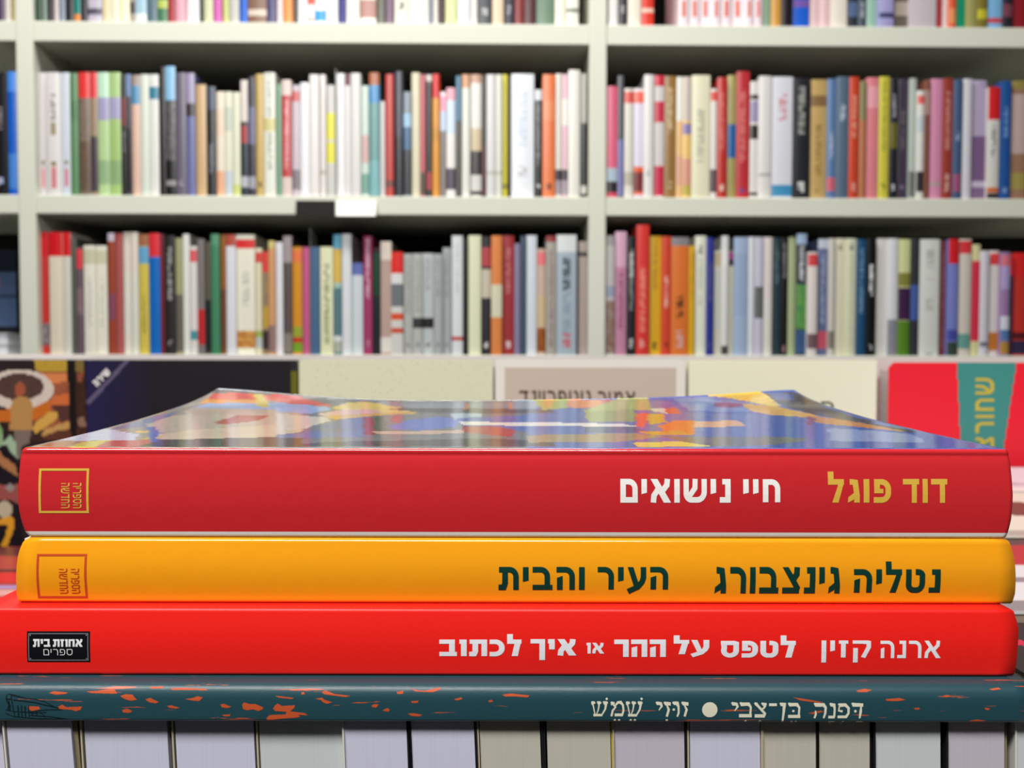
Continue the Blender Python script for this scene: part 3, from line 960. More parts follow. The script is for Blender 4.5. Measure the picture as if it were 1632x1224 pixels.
# ------------------------------------------------------------------ the row of standing books that carries the stack
m_cov_beige = mat('beige_cover_card', 'b9b094', 0.5, 0.3)
m_cov_dark = mat('black_cover_card', '1b1a1c', 0.45, 0.4)
m_cov_yellow = mat('yellow_cover_card', 'c6a83c', 0.45, 0.4)
m_cov_taupe = mat('taupe_cover_card', '8a7d60', 0.6, 0.3)
m_cov_white = mat('white_cover_card', 'dad7cf', 0.5, 0.3)
PG = {'lav': page_mat('bluish_white_pages', 'c8c8dc', 0, 2600), 'gry': page_mat('grey_white_pages', 'c4cacc', 0, 2600),
      'bei': page_mat('warm_grey_pages', 'bcb8ab', 0, 2600), 'mau': page_mat('mauve_white_pages', 'c0b8c4', 0, 2600)}
def page_edge_book(x0, x1, y_front, lean, pm, cl, cr, label, gl=0.0, gr=0.0, step_r=0.0, depth=0.19):
    """a book standing with its page edges to the front; gl/gr: slack between the pages and the two cover boards (pixels)"""
    y = y_front
    a, b = at(x0, 1185, y).x, at(x1, 1185, y).x
    k = 1.0 / (F / y)
    th = 0.00035
    L, R = a - gl * k, b + gr * k
    h = ROW_TOP - TABLE_Z
    o = empty('paperback_book', ((a + b) / 2, y, TABLE_Z))
    ORIGIN[o.name] = Vector(o.location)
    tag(o, label, 'book', 'books standing in the row under the stack')
    c0 = Vector(o.location)
    ZK = ROW_TOP - 0.013
    def sh(p):
        return (p[0] + lean * (ROW_TOP - 0.0045 - max(p[2], ZK)) - c0.x, p[1] - c0.y, p[2] - c0.z)
    def two(mb_, xa, xb, ya, yb, za, zb_):
        mb_.box(xa, xb, ya, yb, ZK, zb_, rot=sh)
        mb_.box(xa, xb, ya, yb, za, ZK, rot=sh)
    mb = MB(); two(mb, a, b, y + 0.0004, y + depth - 0.003, TABLE_Z + th + .0002, ROW_TOP - 0.0003)
    mb.build('page_block', pm, o)
    for (p, q, m, st, nm) in ((L - th, L, cl, 0.0, 'front_board'), (R, R + th, cr, step_r, 'back_board')):
        m2 = MB()
        two(m2, p, q, y + st, y + depth, TABLE_Z + 0.0003, ROW_TOP - 0.0001)
        m2.build('cover_board', m, o)
    m3 = MB(); m3.box(L - th, R + th, y + 0.001, y + depth, TABLE_Z + 0.0001, TABLE_Z + th, rot=sh)
    m3.build('spine', cl, o)
    if gr > 5:            # the loose flap of the back cover stands in the gap
        m4 = MB(); two(m4, b + .0001, R - .0001, y + .0013, y + .0018, TABLE_Z + .003, ROW_TOP - .0002)
        m4.build('cover_flap', cr, o)
    return o
TABLE_Z = ROW_TOP - 0.14
ROWB = [(-88, 2, .1916, .07, 'lav', m_cov_beige, m_cov_yellow, 'bluish white book at the left-hand end of the row of page edges', 3, 3, 0),
        (11, 113, .1901, .07, 'lav', m_cov_white, m_cov_taupe, 'standing book with bluish white pages, left of the wide taupe gap in the row', 3, 8, .004),
        (134, 266, .1912, .045, 'lav', m_cov_beige, m_cov_taupe, 'standing book with bluish white pages, right of the wide taupe gap in the row', 3, 2.5, .002),
        (279, 404, .1914, .04, 'lav', m_cov_beige, m_cov_dark, 'standing book with lavender page edges, left of the plain grey white one in the row', 2.5, 2, .001),
        (413, 545, .1918, .035, 'gry', m_cov_beige, m_cov_beige, 'standing book with pale grey page edges between two groups of lavender ones', 2, 0.5, .001),
        (549, 648, .1905, .035, 'lav', m_cov_white, m_cov_dark, 'standing book with lavender page edges right of the pale grey streaked one', 0.5, 3, .0),
        (656, 756, .1905, .04, 'lav', m_cov_dark, m_cov_dark, 'standing book with lavender page edges left of the first warm grey one', 1.5, 2, .0),
        (765, 861, .1907, .035, 'bei', m_cov_beige, m_cov_dark, 'standing book with warm grey pages, left of the two under the thin yellow cover edge', 1.5, 2, .0),
        (872, 973, .1908, .03, 'bei', m_cov_dark, m_cov_yellow, 'standing book with warm grey pages and a yellow cover edge', 3, 1.5, .0005),
        (980, 1091, .1908, .02, 'mau', m_cov_beige, m_cov_dark, 'standing book with mauve grey pages under the round dot of the teal spine', 1, 1.5, .0),
        (1100, 1212, .1909, .015, 'lav', m_cov_beige, m_cov_beige, 'standing book with bluish grey pages right of the mauve grey one', 2, 1, .0),
        (1218, 1301, .1911, .015, 'bei', m_cov_beige, m_cov_dark, 'narrow standing book with warm grey pages, first of two alike side by side', 1, 1, .0),
        (1306, 1387, .1911, .015, 'bei', m_cov_dark, m_cov_dark, 'narrow standing book with warm grey pages, second of two alike', 0.5, 2, .001),
        (1397, 1500, .1910, .02, 'gry', m_cov_dark, m_cov_dark, 'standing book with grey pages between the thin and the broad black gaps', 1.5, 1, .003),
        (1513, 1602, .1908, .02, 'mau', m_cov_dark, m_cov_taupe, 'standing book with mauve white pages right of the broad black gap', 1.5, 9, .003),
        (1622, 1715, .1908, .02, 'gry', m_cov_white, m_cov_beige, 'pale book at the right-hand end of the row, beyond the taupe gap', 1.5, 1, .0)]
for (x0, x1, yf, ln, pk, cl, cr, lb, gl, gr, st) in ROWB:
    page_edge_book(x0, x1, yf - 0.0006, ln, PG[pk], cl, cr, lb, gl, gr, st)

# ------------------------------------------------------------------ display table with its low back board
m_table = mat('dark_grey_laminate', '4a4745', 0.45, 0.4)
add_bump(m_table, nscale=120, strength=0.04)
tb = empty('display_table', (0.05, 0.45, 0))
tag(tb, 'dark grey display table with a low lilac grey back board, behind the stack', 'table')
o = MB(); o.box(-1.05, 1.05, -0.30, 0.31, TABLE_Z - 0.03, TABLE_Z); o.build('table_top', m_table, tb, bevel=0.002)
zb0, zb1 = at(20, 564.5, 0.742).z, at(1600, 570, 0.742).z
bx0, bx1 = at(20, 564.5, 0.742).x - 0.05, at(1600, 570, 0.742).x - 0.05
zl = zb0 + (zb1 - zb0) * (-1.05 - bx0) / (bx1 - bx0); zr = zb0 + (zb1 - zb0) * (1.05 - bx0) / (bx1 - bx0)
bb = MB()
bb.box(-1.05, 1.05, 0.290, 0.304, TABLE_Z, 1.0, rot=lambda p: (p[0], p[1], p[2] if p[2] < 0.9 else (zl if p[0] < 0 else zr)))
m_back = mat('lilac_grey_board', 'd9d2d2', 0.4, 0.4)
bb.build('back_board', m_back, tb)['label'] = 'lilac grey back board'
for sx in (-1, 1):
    for sy in (-0.27, 0.27):
        lg = MB(); lg.box(sx * 1.0 - .025, sx * 1.0 + .025, sy - .025, sy + .025, 0.0, TABLE_Z - 0.03)
        lg.build('leg', m_table, tb)

# ------------------------------------------------------------------ books displayed face out against the back board
m_print = printed('printed_card', 0.38, 0.4)
m_satin = printed('satin_print', 0.28, 0.45)
def display_book(px0, px1, py0, Y, label, paint, name='paperback_book', step=0.0011, thick=0.016, m=None, round_=0.0, edge=None):
    A, B = at(px0, py0, Y), at(px1, py0 + (px1 - px0) * 0.0028, Y)
    w, ztop = B.x - A.x, (A.z + B.z) / 2
    h = ztop - TABLE_Z - 0.0002
    o = empty(name, ((A.x + B.x) / 2, Y, TABLE_Z + 0.0002))
    ORIGIN[o.name] = Vector(o.location)
    tag(o, label, 'book', 'books shown face out')
    zs, xs = [], []
    nz, nx = int(h / step), int(w / step)
    mb = MB()
    for j in range(nz):
        for i in range(nx):
            x0, x1 = -w / 2 + w * i / nx, -w / 2 + w * (i + 1) / nx
            z0, z1 = h * j / nz, h * (j + 1) / nz
            if round_:
                cx, cz = abs((x0 + x1) / 2) - (w / 2 - round_), (z0 + z1) / 2 - (h - round_)
                if cx > 0 and cz > 0 and cx * cx + cz * cz > round_ * round_:
                    continue
            px, py = proj((o.location.x + (x0 + x1) / 2, Y, TABLE_Z + .0002 + (z0 + z1) / 2))
            mb.quad([(x0, 0, z0), (x1, 0, z0), (x1, 0, z1), (x0, 0, z1)], paint(px, py))
    t = 0.0006
    c = paint(px1 - 2, py0 + 40)
    e = round_
    mb.quad([(-w / 2, 0, 0), (-w / 2, 0, h - e), (-w / 2, thick, h - e), (-w / 2, thick, 0)], lin(edge) if edge else paint(px0 + 2, py0 + 40))
    mb.quad([(w / 2, 0, 0), (w / 2, thick, 0), (w / 2, thick, h - e), (w / 2, 0, h - e)], c)
    mb.quad([(-w / 2, thick, 0), (-w / 2, thick, h - e), (w / 2, thick, h - e), (w / 2, thick, 0)], c)
    mb.build('cover', m or m_print, o)
    pb = MB(); pb.box(-w / 2 + .001, w / 2 - .001, t, thick - t, 0.0, h - 0.003 - e * .4)
    pb.build('page_block', m_pages, o)
    return o
def shapes(base, lst):
    """paint function from a list of (colour, test)"""
    def f(x, y):
        c = base(x, y) if callable(base) else base
        for col_, tst in lst:
            if tst(x, y):
                c = col_(x, y) if callable(col_) else col_
        return c
    return f
P_ = lambda ox, oy, s, pts: (lambda poly: (lambda x, y: in_poly(poly, x, y)))(crop(ox, oy, s, pts))
EL = lambda cx, cy, rx, ry: (lambda x, y: ((x - cx) / rx) ** 2 + ((y - cy) / ry) ** 2 < 1)
rn = random.Random(9)
def mottle(a, b):
    a, b = lin(a), lin(b)
    def f(x, y):
        k = rn.random()
        return tuple(a[i] + (b[i] - a[i]) * k for i in range(4))
    return f
Q = (0, 565, 6.12)
bakery = shapes(lin('2a1f20'), [
    (mottle('8a4a38', 'a8603c'), P_(*Q, [(335, 40), (660, 40), (690, 780), (560, 800), (330, 700)])),
    (mottle('b08f34', 'c2a23a'), P_(*Q, [(330, 45), (655, 45), (655, 165), (450, 175), (340, 150)])),
    (lin('d6824e'), P_(*Q, [(340, 185), (655, 180), (660, 270), (470, 280)])),
    (lin('cc6c3a'), P_(*Q, [(520, 400), (665, 380), (670, 500), (480, 500)])),
    (lin('54322c'), P_(*Q, [(500, 490), (680, 500), (680, 640), (590, 660)])),
    (mottle('cfc2b4', 'd8cec2'), EL(*(Q[0] + 190 / 6.12, Q[1] + 340 / 6.12), 335 / 6.12, 195 / 6.12)),
    (lin('c56a22'), P_(*Q, [(-20, 540), (130, 530), (320, 520), (500, 440), (490, 560), (330, 640), (-20, 665)])),
    (mottle('4a3430', '5a403a'), EL(*(Q[0] + 190 / 6.12, Q[1] + 315 / 6.12), 240 / 6.12, 130 / 6.12)),
    (lin('d0a44e'), P_(*Q, [(320, 720), (350, 660), (480, 560), (560, 560), (570, 620), (460, 700), (340, 775)])),
    (mottle('b98f52', 'c79e5c'), P_(*Q, [(400, 780), (440, 730), (600, 670), (685, 650), (685, 720), (420, 800)])),
    (lin('5c3428'), P_(*Q, [(420, 800), (560, 740), (690, 730), (690, 830), (440, 840)])),
    (lin('3a2420'), P_(*Q, [(290, 790), (380, 780), (440, 840), (300, 860)])),
    (lin('a2563c'), EL(Q[0] + 195 / 6.12, Q[1] + 340 / 6.12, 52 / 6.12, 72 / 6.12)),
    (lin('b48a50'), P_(*Q, [(95, 740), (100, 520), (130, 440), (190, 405), (250, 405), (300, 440), (325, 520), (310, 740)])),
    (lin('7a6c62'), P_(*Q, [(130, 740), (300, 740), (290, 860), (215, 900), (200, 1010), (160, 1000)])),
    (lin('9cb89a'), P_(*Q, [(-20, 680), (20, 740), (30, 850), (100, 780), (150, 860), (170, 1010), (110, 960), (70, 880), (-20, 900)])),
    (lin('7ea868'), P_(*Q, [(-20, 660), (20, 720), (10, 880), (-20, 870)])),
    (lin('16121a'), P_(*Q, [(-20, 900), (70, 890), (120, 990), (190, 1060), (190, 1300), (-20, 1300)])),
    (lin('a8744a'), P_(*Q, [(-20, 920), (20, 980), (150, 1080), (180, 1190), (130, 1170), (-20, 1060)])),
    (lin('96504a'), P_(0, 760, 5.567, [(-20, 60), (60, 80), (170, 60), (190, 250), (60, 215), (-20, 215)])),
    (lin('8f8a86'), EL(16, 777, 7, 6)),
    (lin('19141a'), P_(0, 760, 5.567, [(-20, 210), (90, 200), (200, 260), (200, 640), (-20, 640)])),
    (mottle('b8ab90', 'c2b69a'), EL(8, 812, 12, 14)),
    (lin('e09a2a'), P_(0, 760, 5.567, [(-20, 380), (90, 350), (125, 370), (125, 450), (70, 610), (10, 610), (55, 500), (70, 420), (-20, 430)])),
    (lin('15100f'), P_(*Q, [(652, 30), (740, 30), (745, 820), (690, 820)])),
    (mottle('2e1a14', '4a2c20'), P_(*Q, [(735, 30), (815, 30), (850, 820), (745, 820)])),
    (lin('7c6a34'), P_(*Q, [(735, 40), (810, 40), (810, 160), (740, 165)])),
    (lin('8a4c38'), P_(*Q, [(745, 180), (810, 170), (810, 260), (750, 270)])),
    (lin('8a6a58'), P_(*Q, [(760, 620), (830, 600), (835, 700), (770, 710)]))])
display_book(-175, 136, 573, 0.722, 'face-out book with a painted crowd and a white-rimmed round cake on its cover', bakery, step=0.0013)
def navy(x, y):
    k = max(0.0, min(1.0, (x - 140) / 110.0))
    a, b = lin('231f4a'), lin('201c22')
    return tuple(a[i] + (b[i] - a[i]) * k for i in range(4))
L45 = P_(100, 560, 4.08, [(150, 330), (420, 45), (448, 45), (175, 345)])
nv = shapes(navy, [(lin('635c78'), L45), (lin('6e6a1c'), lambda x, y: x > 464 and y > 592), (lin('2a2830'), lambda x, y: x > 464 and y <= 592)])
bk = display_book(137, 473.5, 573.5, 0.720, 'face-out dark navy book with a diagonal white corner line', nv, step=0.0012)
flatY = lambda Y: (lambda x, z: Y)
def cover_ink(name, polys, m, root, Y, lift=0.0003, label=None):
    o = ink(name, polys, m, None, flatY(Y), sheet(Y), lift)
    par = [c for c in root.children if c.name.startswith('cover')][0]
    o.parent = par
    o.matrix_parent_inverse = Matrix.Translation(-ORIGIN[root.name])
    return o
cover_ink('corner_lettering', [[(164 + p[0], 600 - p[1]) for p in q] for q in turn([[((a - .5) * 36, (b - .5) * 11) for a, b in q] for q in [[(p[0] / 4.05, p[1]) for p in q] for q in word('שירה', s=.3, gap=.2)]], 45)], m_white, bk, 0.720)
m_fleck = speckle(mat('flecked_cream_card', 'e9e6c6', 0.4, 0.4), 'e9e6c8', 'a8a27e', 520.0, 0.62, detail=2.5, width=0.10)
sp = display_book(476.5, 785.5, 573.5, 0.718, 'face-out plain cream book with fine dark specks', lambda x, y: lin('e9e6c8'), step=0.02, m=m_fleck)
tp = shapes(lin('f6efe6'), [(lin('d6c2b4'), lambda x, y: 805.5 < x < 1078 and y > 587 + (x - 941) * 0.0024)])
b4 = display_book(789.5, 1093, 573, 0.716, 'face-out white-bordered taupe book with dark brown lettering', tp, step=0.0012)
m_brown = mat('dark_brown_ink', '4a342c', 0.5, 0.3)
cover_ink('cover_lettering', fit(word('אמיר', s=.19, gap=.22), 953, 623.5, 1013, 645) + fit(word('גוטפרוינד', s=.19, gap=.2), 827.5, 622.5, 942, 645), m_brown, b4, 0.716)
b5 = display_book(1098, 1397.5, 573.5, 0.718, 'face-out plain pale yellow book with small black lettering', lambda x, y: lin('faf6dc'), step=0.02)
cover_ink('cover_lettering', fit(word('חיים', s=.15, gap=.25), 1262, 640, 1328.5, 661), m_black_ink, b5, 0.718)
def red_teal(x, y):
    xl = 1525 + (y - 575) * 0.042
    xr = 1621 - (y - 575) * 0.155 if y < 660 else 1608 - (y - 660) * 0.15
    if xl < x < xr:
        return lin('47948c')
    return lin('fb2638')
b6 = display_book(1416, 1722, 577.5, 0.716, 'face-out bright red book with a tapering teal strip and yellow lettering', red_teal, step=0.0011, round_=0.006, edge='c8bcba')
m_yel_ink = mat('mustard_ink', 'd3bd44', 0.45, 0.3)
cover_ink('cover_lettering', fit(turn_cw(word('צורחש'[::-1], s=.2, gap=.22)) if False else turn([[(p[0], p[1]) for p in q] for q in word('שחורצ', s=.2, gap=.26)], 90), 1554, 602.5, 1584, 716), m_yel_ink, b6, 0.716)

# ------------------------------------------------------------------ flat piles on the table behind the stack
PILE_COL = ['b8b2ac', '4a4f58', 'c9c3b4', '8a3a34', '6a7a84', 'a79a86']
def flat_book(x0, x1, y0, y1, z0, z1, label, paint, rz=0.0, step=0.0025, group='books lying in piles on the table'):
    cx, cy = (x0 + x1) / 2, (y0 + y1) / 2
    w, d, h = x1 - x0, y1 - y0, z1 - z0
    o = empty('paperback_book', (cx, cy, z0), rz)
    tag(o, label, 'book', group)
    mb = MB(); t = 0.0012
    nx, ny = max(1, int(w / step)), max(1, int(d / step))
    for i in range(nx):
        for j in range(ny):
            a, b = -w / 2 + w * i / nx, -w / 2 + w * (i + 1) / nx
            e, f = -d / 2 + d * j / ny, -d / 2 + d * (j + 1) / ny
            mb.quad([(a, e, h), (b, e, h), (b, f, h), (a, f, h)], paint(cx + (a + b) / 2, cy + (e + f) / 2))
    c = paint(cx, cy)
    mb.quad([(-w / 2, -d / 2, h - t), (-w / 2, d / 2, h - t), (w / 2, d / 2, h - t), (w / 2, -d / 2, h - t)], lin('e6e2da'))
    for (p, q) in (((-w / 2, -d / 2), (w / 2, -d / 2)), ((w / 2, -d / 2), (w / 2, d / 2)), ((-w / 2, d / 2), (-w / 2, -d / 2))):
        mb.quad([(p[0], p[1], h - t), (q[0], q[1], h - t), (q[0], q[1], h), (p[0], p[1], h)], c)
    mb.quad([(w / 2, d / 2, 0), (-w / 2, d / 2, 0), (-w / 2, d / 2, h), (w / 2, d / 2, h)], c)   # the spine, away from the camera
    mb.box(-w / 2, w / 2, -d / 2, d / 2 - .0001, 0, t, c)
    mb.build('cover', m_satin, o)
    pb = MB(); pb.box(-w / 2 + .002, w / 2 - .002, -d / 2 + .0025, d / 2 - .002, t, h - t - .0002)
    pb.build('page_block', m_pages, o)
    return o
ZR, ZL = zc - 0.086, zc - 0.149
def plain(hx):
    return lambda x, y: lin(hx)
def band_y(base, lst):
    def f(x, y):
        c = base
        for a, b, h, sl in lst:
            if a < y + (x - 0.3) * sl < b:
                c = h
        return lin(c)
    return f
def pile(x0, x1, y0, y1, ztop, n, labels, paints, jit):
    h = (ztop - TABLE_Z) / n
    for k in range(n):
        dx, dy = (0, 0) if k == n - 1 else (jit.uniform(-.004, .004), jit.uniform(-.003, .003))
        flat_book(x0 + dx, x1 + dx, y0 + dy, y1 + dy, TABLE_Z + k * h + .0002, TABLE_Z + (k + 1) * h, labels[k], paints[k])
jr = random.Random(3)
pile(0.262, 0.472, 0.572, 0.696, ZR, 3,
     ['grey book at the bottom of the pile before the red and teal face-out book', 'slate book in the middle of the pile before the red and teal face-out book', 'pale lavender book on top of the pile before the red and teal face-out book'],
     [plain('8d8a86'), plain('4d5866'), band_y('d9d2dc', [(.690, .72, '5a5064', 0), (.60, .612, 'b9aab4', .1), (.57, .585, 'e9e2da', 0)])], jr)
pile(0.205, 0.415, 0.428, 0.566, ZR, 3,
     ['tan book at the bottom of the pile topped by a cream and brown cover', 'dark green book in the middle of the pile topped by a cream and brown cover', 'cream book with a dark brown band, on top of its pile'],
     [plain('a8946c'), plain('3c5248'), band_y('dcd6c8', [(.478, .528, '5a463e', .25), (.43, .445, 'a8a49a', 0)])], jr)
pile(0.157, 0.367, 0.306, 0.421, ZR, 3,
     ['white book at the bottom of the pile topped by a red and white cover', 'blue book in the middle of the pile topped by a red and white cover', 'white book with a red band across the cover, on top of its pile'],
     [plain('d5d2ca'), plain('3b5a86'), band_y('d6cfd4', [(.362, .402, 'b23038', .12), (.402, .415, '4a4246', .12), (.345, .352, '8a8088', 0), (.30, .318, '8a8084', 0)])], jr)
def dark(x, y):
    if y > 0.262 and x < 0.152 and x > 0.1415 and abs(y - 0.272) < (x - 0.1405) * 0.35:
        return lin('c8264a')
    return lin('2c2829') if y < 0.292 else lin('6a5f52')
pile(0.1375, 0.28, 0.166, 0.300, ZR, 3,
     ['grey book at the bottom of the pile topped by a black cover', 'maroon book in the middle of the pile topped by a black cover', 'black book with a small crimson triangle, on top of its pile'],
     [plain('8a8a88'), plain('6a2c30'), dark], jr)
pile(-0.455, -0.285, 0.505, 0.700, ZL, 2,
     ['brown book underneath the red streaked one, before the painted crowd cover', 'red streaked book lying before the face-out painted crowd cover'],
     [plain('6a5040'), band_y('a83a36', [(.655, .685, '5a2a2c', .02), (.625, .64, '3a2226', -.02), (.585, .612, 'd0282a', .01), (.576, .584, 'a890c4', 0), (.545, .562, 'd8a098', .02), (.53, .54, '6a3a2c', 0)])], jr)
# ------------------------------------------------------------------ what stands on the shelves, read off the photograph
# x0 x1 top base [from-to:colour ...] [t from-to:colour ...]   in the coordinates of the crop named at the head of each block
SHELF = {}
SHELF['upper'] = [(0, 0, 2.967, '''
0 20 -400 6a5a72
21 49 -400 ddd6cf
51 78 -420 c2b27a
166 199 -400 2f4a38
200 222 -410 8fa399
225 245 -380 2a2024
246 279 -400 d9cbd0
281 309 -390 8a93a5
311 349 -400 2a2a2e
351 382 -360 0f8078 68-100:e08a3a
384 411 -400 2d2a35
413 484 -420 c3bccb 40-70:5a5468
486 524 -400 ecd9b2
526 564 -400 f3ecd2
566 614 -400 f2eecb
616 639 -380 b0a098 10-64:4a3a38
641 694 -400 a9c9dd 66-100:f4f6f0
696 744 -390 5a7280
746 794 -400 4a7d5a 0-40:b9c860
796 829 -370 a8323a
831 874 -400 eaa8b8
876 944 -420 e4ebe9
946 964 -400 3a3a32
966 1009 -400 d3d5ae
1011 1047 -380 d160b4
1049 1084 -400 c9d180
1086 1131 -400 c4c4be
1133 1171 -390 1c62cf
1173 1261 -420 83604f 45-75:d8c8ba
1263 1308 -400 55527a
1311 1339 -380 e8d5d8
1341 1384 -400 f39a52
1386 1409 -400 5a524e
1411 1454 -400 f6f6fa
1456 1489 -400 f3f3f6 -40-22:e05a40 85-100:e8a090
1491 1539 -420 f4f8fb 52-100:3aa5ee
1541 1598 -400 f6f6f8
'''), (540, 0, 2.967, '''
0 34 -400 38388a
36 98 -410 f3f1ea
100 176 -400 f3eeea 0-85:b98a80
181 219 -400 6f6f62
221 261 -390 7a627a
263 329 -400 f2f0dc t 10-50:6a6a60
331 424 -420 f4f2e6
426 444 -400 8f92a5
446 469 -400 ece8e0
471 501 -380 4a2e2e
503 561 -400 d9dfa5
563 619 -410 eef2fa
621 654 -400 f0ece8
656 724 -420 454a50 t 40-75:b9b9b9
726 779 -400 ecd3b5
781 829 -390 3a3a48 t 20-70:a0a0a8
831 874 -400 8a3638
876 929 -400 5a3238
931 1018 -420 6f8a74
1021 1074 -400 f0ecdc
1076 1134 -400 eef0e2 40-60:8a8a80
1275 1319 -400 f6f2f0
1321 1364 -390 3a3a40 t 20-70:a0a0a0
1366 1428 -400 f3e6d6
1430 1489 -400 dc3a2a 40-60:f0c8b8
'''), (1080, 0, 2.957, '''
4 53 -400 f6e6ee c 5-80:e88070
55 104 -400 f6e6ee c 5-80:e88070
106 154 -400 f6e6ee c 5-80:e88070
156 204 -400 f6e4ec c 5-80:e88a80
206 253 -400 f6e2ea c 5-80:e47468
255 308 -400 f5e4ec c 5-80:e88070
310 358 -400 f5e4ec c 5-80:e88a80
360 398 -400 f4e2ea c 5-80:e88070
401 439 -390 8aa88e
441 487 -400 d8a050
489 539 -400 201a20
541 619 -420 1f62d6 0-35:7a5ab0
621 669 -400 e6c5c9
671 719 -400 e6c5c9
721 798 -410 f0e6da
801 849 -400 2f3440 10-80:5a6f9a
851 889 -380 4a5260 t 10-85:a0a8b0
891 939 -400 9abfae
941 1018 -400 a9a5d8 60-85:4a4a78
1021 1084 -420 6f645c 10-75:b9aca0
1086 1218 -400 d0c5cd
1221 1244 -380 c23a42
1246 1274 -400 f0d6d6
1276 1311 -400 e0603c 40-110:e89a60
1313 1354 -390 0f9a72
1356 1409 -400 a39e62
1411 1459 -400 7f7430 45-90:c8c030
1461 1529 -400 7fb5e3 85-110:c85060
1531 1579 -390 2a2430 20-80:7a4050
1581 1650 -400 8f1f2a
''')]
